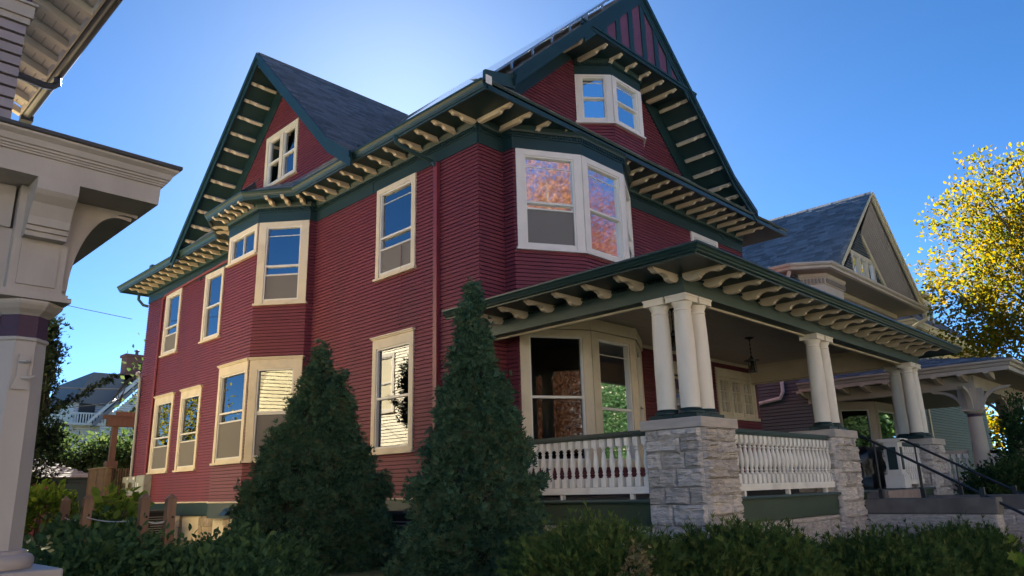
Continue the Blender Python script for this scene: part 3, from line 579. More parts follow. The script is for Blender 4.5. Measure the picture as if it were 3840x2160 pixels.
YF = -1.0
MB().box(2.25, 6.35, YF + .01, -.0, 9.60, 9.64).obj('pediment_soffit', 'green', H)
MB().prism([(2.1, YF, 9.60), (6.75, YF, 9.60), (6.75, YF, 9.72), (2.2, YF, 9.72)], (0, -.05, 0)).box(2.1, 6.75, YF - .075, YF - .051, 9.68, 9.73).obj('pediment_sill', 'green', H)
MB().prism([(2.25, YF + .03, 9.62), (6.4, YF + .03, 9.62), (RX, YF + .03, RZ - .1)], (0, -.03, 0)).obj('pediment_panel', 'purple', H)
for x in (2.98, 3.50, 4.02, 4.54, 5.06, 5.58):
    top = min(zl(x), RZ - .99 * (x - RX)) - .1; MB().prism([(x - .085, YF, 9.721), (x + .085, YF, 9.721), (x + .085, YF, top), (x - .085, YF, top)], (0, -.028, 0)).obj('batten', 'green', H)
fm = MB()
for a, b in (((.0, YF, zl(.0) - .02), (RX, YF, RZ)), ((RX, YF, RZ), (8.35, YF, 7.88)), ((8.35, YF, 7.88), (9.45, YF, 7.18))):
    strip(fm, a, b, .30, 1, -.045, .0); strip(fm, (a[0], a[1], a[2] + .02), (b[0], b[1], b[2] + .02), .15, 1, -.09, -.046); strip(fm, (a[0], a[1], a[2] - .1), (b[0], b[1], b[2] - .1), .08, 1, -.066, -.0455)
strip(fm, (2.2, YF, zl(2.2) - .27), (RX, YF, RZ - .28), .16, 1, -.038, .0); strip(fm, (RX, YF, RZ - .28), (6.4, YF, 9.82 - .28), .16, 1, -.038, .0)
fm.obj('rake_board', 'green', H)
MB().prism([(-.74, -.98, 7.10), (-.74, -1.0, 7.30), (.05, -1.0, 7.48), (.05, -.98, 7.22)], (0, .06, 0)).obj('gutter_return', 'gutter', H)
for k in range(7): bracket(H, bmain, (2.55 + .565 * k, -.08 if k in (0, 1, 5, 6) else -.50, 9.60), (0, -1, 0), L=.87 if k in (0, 1, 5, 6) else .45)
for k in range(9):
    x = 6.18 + .362 * k; zz = (RZ - .99 * (x - RX)) if x < 8.35 else 7.88 - .64 * (x - 8.35); up = Vector((.99 if x < 8.35 else .64, 0, 1)); bracket(H, bmain, (x, -.06, zz - .145), (0, -1, 0), up, L=.88)
for k in range(8):
    x = 2.42 - .32 * k; bracket(H, bmain, (x, -.06, zl(x) - .145), (0, -1, 0), Vector((-.924, 0, 1)), L=.9)
# downspouts
MB().tube([(-.76, 1.62, 6.97), (-.76, 1.6, 6.80), (-.6, 1.5, 6.68), (-.12, 1.24, 6.46), (-.08, 1.18, 6.35)], .045, 8).obj('downspout_elbow', 'gutter', H)
B(-.10, -.012, 1.12, 1.23, -.9, 6.42).obj('downspout', 'red_trim', H)
MB().tube([(-.03, 9.7, 6.60), (-.05, 10.4, 6.58), (-.05, 15.0, 6.44), (-.05, 15.2, 6.3), (-.05, 15.22, .2)], .04, 8).obj('downspout', 'red_trim', H)
MB().tube([(-.3, 16.75, 6.93), (-.3, 16.75, 6.6), (-.15, 16.7, 6.42), (.0, 16.62, 6.38)], .05, 8).obj('downspout_elbow', 'gutter', H)
MB().tube([(-.018, 2.36, 5.0), (-.02, 2.36, 3.75), (-.018, 2.35, 3.35), (-.02, 2.43, 3.2)], .008, 5).obj('cable', 'red_trim', H)
B(5.6, 6.1, 3.0, 3.6, 11.1, 12.0).obj('chimney_pipe', 'darkshingle', H)
for (x, y, z, s) in ((10.9, -.85, 7.08, .16),): B(x, x + .3, y, y + .2, z, z + .18).obj('roof_vent', 'gutter', H)
B(-.86, -.72, 14.2, 14.4, 7.05, 7.16).obj('roof_vent', 'gutter', H); MB().lathe([(.07, 7.0), (.07, 7.2), (.1, 7.22), (.1, 7.3), (.02, 7.34)], -.62, 12.6, 10).obj('vent_pipe', 'gutter', H)

# ------------------------------------------------------------------ porch
PX1, PY = 10.36, -4.19
FL = -.18
MB().box(.02, PX1, PY + .02, -.02, FL - .06, FL).obj('porch_floor', 'sage', H)
nos = [(-.2, FL - .045), (.05, FL - .045), (.06, FL - .02), (.05, FL + .002), (-.2, FL + .002)]; skp = [(-.03, -.53), (.0, -.53), (.0, FL - .05), (-.03, FL - .05)]
for q in ([(0.0, 0), (0.0, -3.40)], [(.86, PY), (4.51, PY)], [(5.38, PY), (5.8, PY)], [(7.8, PY), (9.87, PY)], [(PX1, -3.45), (PX1, 0)]):
    MB().sweep(q, nos, side=-1).obj('floor_nosing', 'sage', H); MB().sweep(q, skp, side=-1).obj('porch_skirt', 'skirt', H)
# beam, ceiling, soffit, roof, gutter
BZ0, BZ1 = 2.62, 2.88
bpth = [(0, 0), (0, PY), (PX1, PY), (PX1, 0)]
MB().sweep(bpth, [(-.26, BZ0), (0, BZ0), (0, BZ1 - .04), (.012, BZ1 - .035), (.012, BZ1 - .03), (0, BZ1 - .028), (0, BZ1), (-.26, BZ1)], side=-1).obj('porch_beam', 'sage', H)
MB().sweep(bpth, [(-.285, BZ0 + .01), (-.262, BZ0 + .01), (-.262, 3.1), (-.285, 3.1)], side=-1).sweep(bpth, [(-.26, BZ0 - .03), (-.21, BZ0 - .03), (-.20, BZ0 - .002), (-.285, BZ0 - .002), (-.285, BZ0 - .02)], side=-1).obj('beam_lining', 'cream', H)
dm = MB(); dentils(dm, bpth, BZ1 - .034, BZ1 - .002, .013, .034, w=.024, step=.05, side=-1); dm.obj('dentil', 'green', H, stuff=True)
PC = pieces('ceiling_board', H, 'ceil')
y = PY + .27
while y < -.05: PC.add('cube', [PX1 - .56, 0, 0], [0, .084, 0], [0, 0, .02], (.28, y, 3.1), axis=2); y += .09
MB().box(.27, PX1 - .27, PY + .27, -.0, 3.122, 3.14).obj('porch_ceiling', 'ceil', H)
MB().sweep([(.67, -.02), (.29, -.02), (.29, PY + .29), (PX1 - .29, PY + .29), (PX1 - .29, -.02), (4.55, -.02)], [(0, 3.03), (.02, 3.03), (.03, 3.06), (.06, 3.098), (0, 3.098)], side=1).obj('ceiling_moulding', 'cream', H)
MB().prism([(-.74, .04, 2.915), (-.74, -4.83, 2.915), (.02, -4.83, 2.915), (.02, .04, 2.915)], (0, 0, -.022)).obj('porch_soffit', 'green', H); MB().prism([(.021, -4.83, 2.914), (11.1, -4.83, 2.914), (11.1, PY + .02, 2.914), (.021, PY + .02, 2.914)], (0, 0, -.022)).obj('porch_soffit', 'green', H); B(PX1 - .02, 11.1, PY + .021, 0, 2.892, 2.913).obj('porch_soffit', 'green', H)
ppath = [(-.74, .06), (-.74, -4.83), (11.1, -4.83), (11.1, 0)]
MB().sweep(ppath, [(-.02, 2.87), (.02, 2.87), (.025, 2.89), (.045, 2.895), (.06, 2.905), (.07, 2.925), (.085, 2.935), (.10, 2.96), (.125, 2.985), (.125, 3.01), (.10, 3.01), (.09, 2.98), (-.02, 2.95)], side=-1).obj('porch_gutter', 'gutter', H)
for q in ([(-.8, -4.88, 2.985), (11.15, -4.88, 2.985), (10.2, -.04, 3.85), (1.6, -.04, 3.85)], [(-.8, .05, 2.985), (-.8, -4.88, 2.985), (1.6, -.04, 3.85)]): roof_plane(q, PS, H, thick=.03, name='porch_roof', shingles=False)
for k in range(18): bracket(H, 'porch', (-.02 + .58 * k if k else .02, PY - .002, 2.892), (0, -1, 0))
for k in range(7): bracket(H, 'porch', (-.002, -4.08 + .588 * k, 2.892), (-1, 0, 0))
# columns
shaft = [(.138, 0), (.138, .55), (.133, .95), (.124, 1.3), (.116, 1.40)]
cshaft = MB().lathe([(r, z + .135) for r, z in shaft] + [(.116, 1.50), (.128, 1.508), (.128, 1.525), (.118, 1.53), (.118, 1.56), (.14, 1.60), (.15, 1.625), (.15, 1.63)], n=28)
me_shaft = mesh_np('column', cshaft.V, cshaft.F, M['column']); me_shaft.polygons.foreach_set('use_smooth', np.ones(len(me_shaft.polygons), bool)); me_shaft.set_sharp_from_angle(angle=math.radians(40))
aba = MB().box(-.165, .165, -.165, .165, 1.631, 1.70).box(-.175, .175, -.175, .175, 1.701, 1.728); me_aba = mesh_np('abacus', aba.V, aba.F, M['column'])
cb = MB().box(-.185, .185, -.185, .185, 0, .05).lathe([(.165, .051), (.18, .065), (.18, .085), (.165, .1), (.15, .105), (.155, .12), (.145, .134)], n=24); me_cb = mesh_np('column_base', cb.V, cb.F, M['green'])
for (x, y) in ((.17, -4.03), (.55, -4.03), (.17, -3.65), (4.62, -4.03), (5.02, -4.03), (9.86, -4.03), (10.24, -4.03), (10.2, -3.66)):
    c = bpy.data.objects.new('column', me_shaft); c.location = (x, y, .892); link(c, H)
    for nm, me in (('abacus', me_aba), ('column_base', me_cb)): o = bpy.data.objects.new(nm, me); link(o, c)
# rock-faced piers
def stone_block(P_, F, u0, u1, z0, z1, par, rough=.035, nu=None, depth=.1):
    nu = nu or max(5, int((u1 - u0) / .032)); nl = max(3, int((z1 - z0) / .030)); V = []; Fc = []; zs = [0]
    while zs[-1] < 1: zs.append(min(1, zs[-1] + RNG.uniform(.5, 1.6) / nl))
    rows = []
    slow = np.interp(np.arange(nu + 1), np.linspace(0, nu, 5), RNG.uniform(0, 1, 5)); prev = RNG.uniform(0, 1)
    for k in range(len(zs) - 1):            # thin split beds, each with its own ragged depth
        prev = .45 * prev + .55 * RNG.uniform(0, 1); w = np.interp(np.arange(nu + 1), np.linspace(0, nu, max(3, nu // 2)), RNG.uniform(-.5, .5, max(3, nu // 2)))
        dep = rough * np.clip(.55 * prev + .25 * slow + .45 * w, 0, 1.1); rows.append((zs[k], dep)); rows.append((zs[k] + (zs[k + 1] - zs[k]) * .8, dep * .93))
    rows.append((1, dep * .5)); nz = len(rows) - 1
    for j, (b, dep) in enumerate(rows):
        wav = np.interp(np.arange(nu + 1), np.linspace(0, nu, 6), RNG.uniform(-.007, .007, 6)) if 0 < j < nz else np.zeros(nu + 1)
        for i in range(nu + 1):
            a = i / nu; ed = min(1, min(a, 1 - a) * nu / 1.0) * (1 if 0 < j < nz else .25)
            V.append(F.p(u0 + (u1 - u0) * a, min(z1, max(z0, z0 + (z1 - z0) * b + wav[i])), .004 + ed * dep[i]))
    for j in range(nz):
        for i in range(nu): k = j * (nu + 1) + i; Fc.append((k, k + 1, k + nu + 2, k + nu + 1))
    k = len(V); V += [F.p(u0, z0, -depth), F.p(u1, z0, -depth), F.p(u1, z1, -depth), F.p(u0, z1, -depth)]
    bot = list(range(0, nu + 1)); top = [nz * (nu + 1) + i for i in range(nu + 1)]; lf = [j * (nu + 1) for j in range(nz + 1)]; rt = [j * (nu + 1) + nu for j in range(nz + 1)]
    Fc += [tuple([k] + [k + 1] + bot[::-1]), tuple([k + 3] + top + [k + 2]), tuple([k] + lf + [k + 3]), tuple([k + 1, k + 2] + rt[::-1])]
    mb = MB(); mb.V, mb.F = V, Fc; return mb.obj('stone', P_, par)
def stone_wall(par, F, u0, u1, z0, z1, hs, ws=(.28, .55), mt='stone', rough=.035, shift=0.):
    z = z0; r = 0
    while z < z1 - .03:
        h = min(random.uniform(*hs), z1 - z); h = z1 - z if z1 - z - h < .06 else h; u = u0; r += 1
        first = True
        while u < u1 - .02:
            w = random.uniform(*ws) * (.6 if first and r % 2 else 1); w = min(w, u1 - u); w = u1 - u if u1 - u - w < .12 else w; first = False
            stone_block(mt, F, u + .004, u + w - .004, z + .003, z + h - .003, par, rough=rough); u += w
        z += h
def pier(x0, x1, y0, y1, zb, name='stone_pier'):
    core = B(x0 + .012, x1 - .012, y0 + .012, y1 - .012, zb, .745).obj(name, 'mortar', H)
    stone_wall(core, Fr((x0, y0), (1, 0), n=(0, -1)), 0, x1 - x0, zb, .745, (.19, .29), (.34, .66), rough=.11); stone_wall(core, Fr((x0, y1), (0, -1), n=(-1, 0)), .0, y1 - y0, zb, .745, (.19, .29), (.34, .66), rough=.11)
    c = MB().box(x0 - .05, x1 + .05, y0 - .05, y1 + .05, .748, .888).obj('pier_cap', 'cap', core)
    bv = c.modifiers.new('edge', 'BEVEL'); bv.width = .012; bv.segments = 2
pier(.0, .9, -4.25, -3.36, -1.2); pier(4.47, 5.42, -4.25, -3.5, -1.1); pier(9.83, 10.72, -4.3, -3.4, -1.1)
# balustrades
bal = [(.018, .0), (.03, .002), (.034, .02), (.022, .035), (.022, .05), (.03, .058), (.03, .072), (.022, .085), (.03, .12), (.042, .18), (.043, .22), (.036, .30), (.025, .38), (.022, .405), (.032, .412), (.032, .428), (.022, .436), (.024, .452), (.036, .462), (.036, .475), (.02, .48)]
bmz = MB().lathe([(r, z * .93 + .13) for r, z in bal], n=10).box(-.043, .043, -.043, .043, 0, .131).box(-.043, .043, -.043, .043, .575, .69); me_bal = mesh_np('baluster', bmz.V, bmz.F, M['white']); 
me_bal.polygons.foreach_set('use_smooth', np.ones(len(me_bal.polygons), bool)); me_bal.set_sharp_from_angle(angle=math.radians(35))
def balustrade(a, b, n, par=H):
    a = np.array(a, float); b = np.array(b, float); t = b - a; L = np.hypot(*t); F = Fr(a, t, n=np.array([-t[1], t[0]]) / L)
    top = MB().fbox(F, 0, L, .69, .72, -.05, .05).fbox(F, 0, L, .721, .75, -.075, .075).fbox(F, 0, L, .751, .775, -.06, .06).obj('balustrade', 'green', par)
    bt = MB().fbox(F, 0, L, -.1, -.002, -.055, .055).obj('bottom_rail', 'white', top)
    for u in np.linspace(.35, L - .35, max(2, int(L / 1.1))): MB().fbox(F, u - .03, u + .03, FL, -.101, -.03, .03).obj('rail_foot', 'white', top)
    for i in range(n):
        u = L * (i + .5) / n; q = F.p(u, 0); o = bpy.data.objects.new('baluster', me_bal); o.location = q; o.rotation_euler = (0, 0, math.atan2(t[1], t[0])); link(o, top)
balustrade((.10, -3.36), (.10, -.03), 22); balustrade((.9, -4.12), (4.47, -4.12), 24); balustrade((8.35, -4.0), (9.83, -4.0), 10); balustrade((PX1 - .1, -3.4), (PX1 - .1, -.1), 22)
nw = MB().box(7.92, 8.30, -4.22, -3.84, -.17, .10).box(7.97, 8.25, -4.17, -3.89, .101, .76).box(7.90, 8.32, -4.24, -3.82, .761, .80).box(7.87, 8.35, -4.27, -3.79, .801, .83).obj('newel_post', 'white', H)
B(7.955, 7.971, -4.12, -3.94, .2, .66).obj('panel', 'green', nw); B(8.06, 8.17, -4.185, -4.169, .2, .66).obj('panel', 'green', nw)
# low stone base under the porch skirt
core = B(.12, 4.4, -4.08, -3.9, -1.3, -.54).obj('foundation', 'mortar', H); stone_wall(core, Fr((.95, -4.16), (1, 0), n=(0, -1)), 0, 3.5, -1.25, -.545, (.30, .42), (.5, 1.0), rough=.05)
core = B(.1, .3, -3.3, -.1, -1.3, -.54).obj('foundation', 'mortar', H); stone_wall(core, Fr((.03, -.1), (0, -1), n=(-1, 0)), 0, 3.2, -1.25, -.545, (.30, .42), (.5, 1.0), rough=.05)
# steps with stone cheek walls
st = MB().box(5.85, 7.75, -4.55, -4.16, -.9, -.19).obj('step', 'step', H)
for k in range(1, 7): B(5.85, 7.75, -4.55 - .31 * k, -4.551 - .31 * (k - 1), -1.7, -.19 - .17 * k).obj('step', 'step', H)
for nm, x0 in (('l', 5.46), ('r', 7.76)):
    x1 = x0 + .38
    core = B(x0 + .03, x1 - .03, -6.27, -4.27, -1.8, -.58).obj('cheek_wall', 'mortar', H)
    c = B(x0 - .02, x1 + .02, -6.32, -4.262, -.578, -.32).obj('coping', 'concrete', core); bv = c.modifiers.new('edge', 'BEVEL'); bv.width = .015; bv.segments = 2
    stone_wall(core, Fr((x0, -4.27), (0, -1), n=(-1, 0)), 0, 2.0, -1.6, -.585, (.12, .2), (.4, .8), rough=.03); stone_wall(core, Fr((x0, -6.28), (1, 0), n=(0, -1)), 0, .38, -1.7, -.585, (.14, .22), (.38, .4), rough=.03)

# ------------------------------------------------------------------ things on and at the house
for lab, x, ys_ in (('black iron handrail on the near side of the porch steps, nearest the corner pier', 5.64, ((-4.25, .82), (-6.75, -.66))), ('black iron handrail on the far side of the porch steps, beside the white newel post', 7.95, ((-4.30, .79), (-6.8, -.66)))):
    h = thing('handrail', lab, 'handrail', (x, -4.5, -.32), 'iron handrails of the porch steps')
    (ya, za), (yb, zb) = ys_; sl = (zb - za) / (yb - ya); yb2 = -9.2 if x < 6 else -8.2
    MB().tube([(x, ya + .16, za + .0), (x, ya, za), (x, yb2, za + sl * (yb2 - ya))], .024, 8).obj('rail', 'iron', h)
    for y in (-4.5, -5.2, -6.1, -7.4):
        zt_ = za + sl * (y - ya); zb_ = -.32 if y > -6.2 else -1.5
        MB().tube([(x, y, zb_), (x, y, zt_)], .017, 8).obj('post', 'iron', h); MB().box(x - .035, x + .035, y - .035, y + .035, zb_, zb_ + .16).obj('post_foot', 'iron', h)
def lantern(x, y, zc, lab):
    t = thing('porch_lantern', lab, 'lantern', (x, y, zc), 'iron lanterns hanging from the porch ceiling')
    MB().lathe([(.01, zc), (.1, zc - .005), (.1, zc - .02), (.03, zc - .05), (.012, zc - .06)], x, y, 14).obj('ceiling_rose', 'iron', t)
    mb = MB(); z = zc - .05
    for k in range(8): mb.box(x - .014, x + .014, y - .004, y + .004, z - .05, z - .002) if k % 2 else mb.box(x - .004, x + .004, y - .014, y + .014, z - .05, z - .002); z -= .045
    mb.obj('chain', 'iron', t)
    MB().lathe([(.015, z), (.03, z - .03), (.05, z - .07), (.16, z - .10), (.16, z - .112), (.07, z - .112)], x, y, 16).obj('hood', 'iron', t)
    MB().lathe([(.062, z - .115), (.075, z - .32), (.07, z - .33)], x, y, 12).obj('lamp_glass', 'lampglass', t)
    cg = MB()
    for k in range(6):
        a = k * math.pi / 3; cg.tube([(x + .068 * math.cos(a), y + .068 * math.sin(a), z - .112), (x + .088 * math.cos(a), y + .088 * math.sin(a), z - .36)], .006, 5)
    cg.obj('cage', 'iron', t, stuff=True); MB().lathe([(.06, z - .345), (.092, z - .345), (.092, z - .362), (.06, z - .362)], x, y, 16).obj('ring', 'iron', t)
lantern(6.18, -2.04, 3.1, 'iron lantern hanging on its chain beside the triple casement window'); lantern(2.42, -2.46, 3.1, 'dark iron lantern half hidden behind the three corner columns')
# covered bundle on the porch
n = 22; V = []; Fc = []
for j in range(9):
    for i in range(n):
        a = 2 * math.pi * i / n; z = FL + .92 * (j / 8); rr = (1 - .05 * j / 8) if j < 8 else .7
        rr *= 1 + .06 * math.sin(i * 3.1 + j * 1.3) + RNG.uniform(-.035, .035); ca, sa = math.cos(a), math.sin(a); sq = 1 / max(abs(ca), abs(sa)) ** .75
        V.append((9.25 + .62 * rr * ca * sq, -2.9 + .42 * rr * sa * sq, z + RNG.uniform(-.015, .015)))
for j in range(8):
    for i in range(n): Fc.append((j * n + i, j * n + (i + 1) % n, (j + 1) * n + (i + 1) % n, (j + 1) * n + i))
Fc.append(tuple(range(8 * n, 9 * n))); tp = MB(); tp.V, tp.F = V, Fc
tag(tp.obj('covered_bundle', 'tarp', smooth=True), 'bulky bundle wrapped in crumpled black plastic on the porch behind the handrails', 'bundle')
# electric meters, conduit, service drop
mt_ = thing('meter_bank', 'grey electric meter cabinets mounted low on the red wall at the back corner', 'electric meters', (-.1, 15.7, .1))
for i, (y0, y1, x) in enumerate(((16.25, 16.8, -.16), (15.72, 16.22, -.16))):
    c = B(x, -.02, y0, y1, .12, .70).obj('meter_cabinet', 'meter', mt_); MB().tube([(x, (y0 + y1) / 2, .42), (x - .07, (y0 + y1) / 2, .42)], .10, 14).obj('meter_dial', 'lampglass', c); MB().tube([(x, (y0 + y1) / 2, .42), (x - .02, (y0 + y1) / 2, .42)], .12, 14).obj('meter_ring', 'meter', c); B(x - .012, x + .0, y0 + .02, y1 - .02, .14, .30).obj('cover', 'meter', c); B(x - .004, x, y0 + .06, y0 + .2, .60, .67).obj('sticker', 'white', c)
c = B(-.14, -.02, 15.38, 15.68, .14, .70).obj('disconnect_box', 'meter', mt_); B(-.20, -.141, 15.5, 15.54, .38, .52).obj('switch_lever', 'white', c)
c = B(-.24, -.02, 14.72, 15.34, .10, .71).obj('breaker_box', 'meter', mt_); B(-.252, -.241, 14.75, 15.31, .13, .68).obj('cover', 'meter', c); B(-.257, -.253, 15.12, 15.2, .38, .48).obj('sticker', 'white', c)
cd = thing('conduit', 'grey service conduit running up the back corner of the red wall to a weatherhead', 'conduit', (-.08, 16.4, .7))
MB().tube([(-.07, 16.35, .70), (-.07, 16.45, 3.85), (-.09, 16.5, 3.98), (-.16, 16.5, 4.02)], .045, 10).obj('pipe', 'conduit', cd); MB().lathe([(.05, 3.95), (.085, 4.0), (.07, 4.08), (.02, 4.1)], -.14, 16.5, 10).obj('weatherhead', 'conduit', cd)
for z in (1.3, 2.1, 2.9): MB().lathe([(.046, z), (.056, z + .01), (.056, z + .05), (.046, z + .06)], -.07, 16.37 + .03 * z, 10).obj('strap', 'conduit', cd)
MB().tube([(-.07, 16.4, .1), (-.07, 16.4, -.9)], .045, 8).obj('pipe', 'conduit', cd)
mb = MB(); 
for k in range(5): mb.tube([(-.16, 16.5, 4.0), (-.5 - .05 * k, 16.6, 3.75 - .1 * k), (-.55 - .06 * k, 16.9, 3.35 - .08 * k), (-.35, 17.3, 3.1 + .06 * k), (-.2, 17.4, 3.6)], .012, 5)
mb.obj('cable_loop', 'cable', cd, stuff=True)
def sag(a, b, s, n=14): return [tuple(np.array(a) * (1 - t) + np.array(b) * t - np.array([0, 0, 4 * s * t * (1 - t)])) for t in np.linspace(0, 1, n)]
for lab, a, b, s, r in (('thin wire crossing the sky from behind the conifer to the eave of the red house', (-.3, 17.2, 6.0), (-15, 34, 13.2), .5, .012), ('black service cable running from the weatherhead down behind the conifer', (-.2, 17.4, 3.6), (-12, 32, 6.5), .5, .016), ('lower black cable strung from the back corner across the white house', (-.2, 17.4, 3.2), (-9.5, 30, 3.2), .3, .012)):
    tag(MB().tube(sag(a, b, s), r, 5).obj('wire', 'cable'), lab, 'wire', 'overhead wires behind the red house')
# solar panels
sa = thing('solar_array', 'dark solar panels in aluminium frames on the left slope of the main roof', 'solar panels', (2, .5, 9.6))
ux = np.array([1, 0, .924]); ux /= np.linalg.norm(ux); nz_ = np.array([-ux[2], 0, ux[0]])
base = np.array([-.62, -.74, 7.58 - .924 * .62]) + nz_ * .17
for r in range(4):
    for c in range(3 + (0, 1, 2, 4)[r]):
        p = base + ux * (r * 1.665) + np.array([0, 1.02 * c, 0]); mb = MB(); a, b = ux * 1.65, np.array([0, 1.0, 0])
        mb.prism([p, p + a, p + a + b, p + b], tuple(-nz_ * .035)); f = mb.obj('solar_panel', 'alu', sa)
        q = p + nz_ * .002 + ux * .02 + np.array([0, .02, 0]); MB().prism([q, q + ux * 1.61, q + ux * 1.61 + np.array([0, .96, 0]), q + np.array([0, .96, 0])], tuple(nz_ * .001)).obj('solar_glass', 'solar', f)
for r in range(8):
    p = base + ux * (.4 + r * .84) - nz_ * .04; MB().tube([tuple(p + np.array([0, -.06, 0])), tuple(p + np.array([0, 3.0, 0]))], .022, 4).obj('rail', 'alu', sa); B(p[0] - .02, p[0] + .02, -.78, -.74, p[2] - .14, p[2]).obj('clip', 'alu', sa)
# air conditioners and lines
def ac(x, y, z, lab, s=.4):
    t = thing('air_conditioner', lab, 'air conditioner', (x, y, z), 'outdoor air conditioning units'); h = .85
    B(x - s, x + s, y - s, y + s, z, z + h).obj('cabinet', 'iron', t)
    for k in range(12): MB().box(x - s - .012, x + s + .012, y - s - .012, y + s + .012, z + .08 + .058 * k, z + .10 + .058 * k).obj('louvre', 'conduit', t)
    MB().box(x - s - .02, x + s + .02, y - s - .02, y + s + .02, z + h, z + h + .05).obj('top_cover', 'greymetal', t)
ac(-.62, .95, -1.2, 'dark air conditioning unit on the ground between the two tall arborvitae'); ac(-1.0, 12.3, -1.2, 'dark air conditioning unit behind the posts below the red wall')
pl = thing('refrigerant_lines', 'bent black hose and silvery duct rising from the unit between the arborvitae', 'hose', (-.2, 1.2, -.6))
MB().tube([(-.3, 1.25, -.85), (-.25, 1.2, -.35), (-.2, 1.1, -.2), (-.08, 1.0, -.18), (0, .98, -.2)], .045, 8).obj('hose', 'cable', pl); MB().tube([(-.35, .9, -.85), (-.3, .9, -.4), (-.18, .85, -.2), (.0, .85, -.22)], .03, 8).obj('duct', 'alu', pl)

# ------------------------------------------------------------------ left neighbour: porch corner, wall, eave, rear wing
N = thing('mauve_house', 'mauve grey neighbouring house at the left edge with its porch corner close by', 'house', (-9, -1, -1.2))
PN = pieces('clapboard', N, 'mauve')
EX0, EY0 = -6.90, -3.90          # eave corner
ep = [(-13, EY0), (EX0, EY0), (EX0, -.9)]
MB().sweep(ep, [(-.3, 2.19), (-.09, 2.19), (-.085, 2.335), (-.07, 2.338), (-.07, 2.35), (-.06, 2.353), (-.06, 2.366), (-.048, 2.37), (-.048, 2.384), (-.035, 2.39), (-.022, 2.43), (.005, 2.455), (.008, 2.47), (-.3, 2.47)], side=-1).obj('porch_cornice', 'mauve_trim', N)
MB().sweep(ep, [(-.3, 2.472), (.02, 2.472), (.025, 2.478), (.025, 2.502), (-.3, 2.54)], side=-1).obj('drip_edge', 'greymetal', N)
for q in ([(-13, EY0 + .02, 2.51), (EX0 - .0, EY0 + .02, 2.51), (-7.6, -1.0, 2.95), (-13, -1.0, 2.95)], [(EX0 - .01, EY0 + .03, 2.51), (EX0 - .01, -.9, 2.51), (-7.6, -1.0, 2.95)]): roof_plane(q, PN, N, thick=.03, name='porch_roof', shingles=False)
MB().prism([(-13, EY0 + .09, 2.215), (EX0 - .09, EY0 + .09, 2.215), (EX0 - .09, -1, 2.215), (-13, -1, 2.215)], (0, 0, -.02)).obj('porch_soffit', 'mauve_trim', N)
CX, CY = -7.67, -3.40
# beam on the porch edge, column with capital and brackets
MB().box(-13, CX - .19, CY - .11, CY + .11, 1.88, 2.19).box(CX - .11, CX + .11, CY + .19, -1.0, 1.88, 2.19).obj('porch_beam', 'mauve_trim', N)
R8 = math.pi / 8
col = MB().lathe([(.185, -.30), (.18, .2), (.17, .7), (.158, 1.10)], CX, CY, 8, R8).obj('column', 'mauve_trim', N)
MB().lathe([(.162, 1.075), (.172, 1.085), (.172, 1.10), (.16, 1.108)], CX, CY, 8, R8).obj('astragal', 'mauve_trim', col)
MB().lathe([(.157, 1.109), (.152, 1.262)], CX, CY, 8, R8).obj('column_neck', 'plum', col)
MB().lathe([(.155, 1.263), (.165, 1.275), (.20, 1.30), (.225, 1.33), (.232, 1.345), (.232, 1.36), (.20, 1.365)], CX, CY, 8, R8).box(CX - .225, CX + .225, CY - .225, CY + .225, 1.366, 1.40).box(CX - .205, CX + .205, CY - .205, CY + .205, 1.401, 1.425).obj('capital', 'mauve_trim', col)
MB().lathe([(.25, -.42), (.262, -.39), (.262, -.36), (.245, -.335), (.215, -.325), (.21, -.305), (.195, -.30)], CX, CY, 24).obj('column_base', 'sand', col, smooth=True)
pl_ = MB().box(CX - .36, CX + .36, CY - .36, CY + .36, -.52, -.422).box(CX - .33, CX + .33, CY - .33, CY + .33, -1.7, -.521).obj('plinth', 'sand', N); bv = pl_.modifiers.new('edge', 'BEVEL'); bv.width = .015; bv.segments = 2
blk = MB().box(CX - .17, CX + .17, CY - .17, CY + .17, 1.426, 2.189).box(CX - .12, CX + .12, CY - .182, CY - .171, 1.47, 2.1).obj('post_block', 'mauve_trim', N)
MB().prism([(CX - .13, y, z) for y, z in ((CY - .18, 2.188), (CY - .18, 1.80), (CY - .27, 1.80), (CY - .27, 1.835), (CY - .29, 1.838), (CY - .29, 1.87), (CY - .31, 1.873), (CY - .32, 1.93), (CY - .36, 2.02), (CY - .41, 2.07), (CY - .43, 2.10), (CY - .43, 2.188))], (.26, 0, 0)).obj('cornice_bracket', 'mauve_trim', N)
def arch(mb, x0, sx, y0, y1, r=.42, z0=1.43, z1=1.88):
    P = [(x0, z1), (x0, z0)] + [(x0 + sx * (.05 + r * (1 - math.cos(t))), z0 + .02 + (z1 - z0 - .04) * math.sin(t)) for t in np.linspace(0, math.pi / 2, 12)] + [(x0 + sx * (r + .14), z1 - .03), (x0 + sx * (r + .14), z1)]
    mb.prism([(x, y0, z) for x, z in P], (0, y1 - y0, 0))
for y0, y1, r, nm in ((CY - .07, CY + .07, .42, 'arch_brace'), (CY - .085, CY - .071, .36, 'arch_moulding')):
    mb = MB(); arch(mb, CX - .171, -1, y0, y1, r); mb.obj(nm, 'mauve_trim', N)
mb = MB(); P = [(CY + .171, 1.88), (CY + .171, 1.43)] + [(CY + .22 + .6 * (1 - math.cos(t)), 1.45 + .41 * math.sin(t)) for t in np.linspace(0, math.pi / 2, 12)] + [(CY + 1.0, 1.87), (CY + 1.0, 1.88)]
mb.prism([(CX - .07, y, z) for y, z in P], (.14, 0, 0)); mb.obj('arch_brace', 'mauve_trim', N)
mb = MB(); arch(mb, CX + .171, 1, CY - .07, CY + .07, .34, 1.43, 2.189); mb.obj('arch_brace', 'mauve_trim', N)
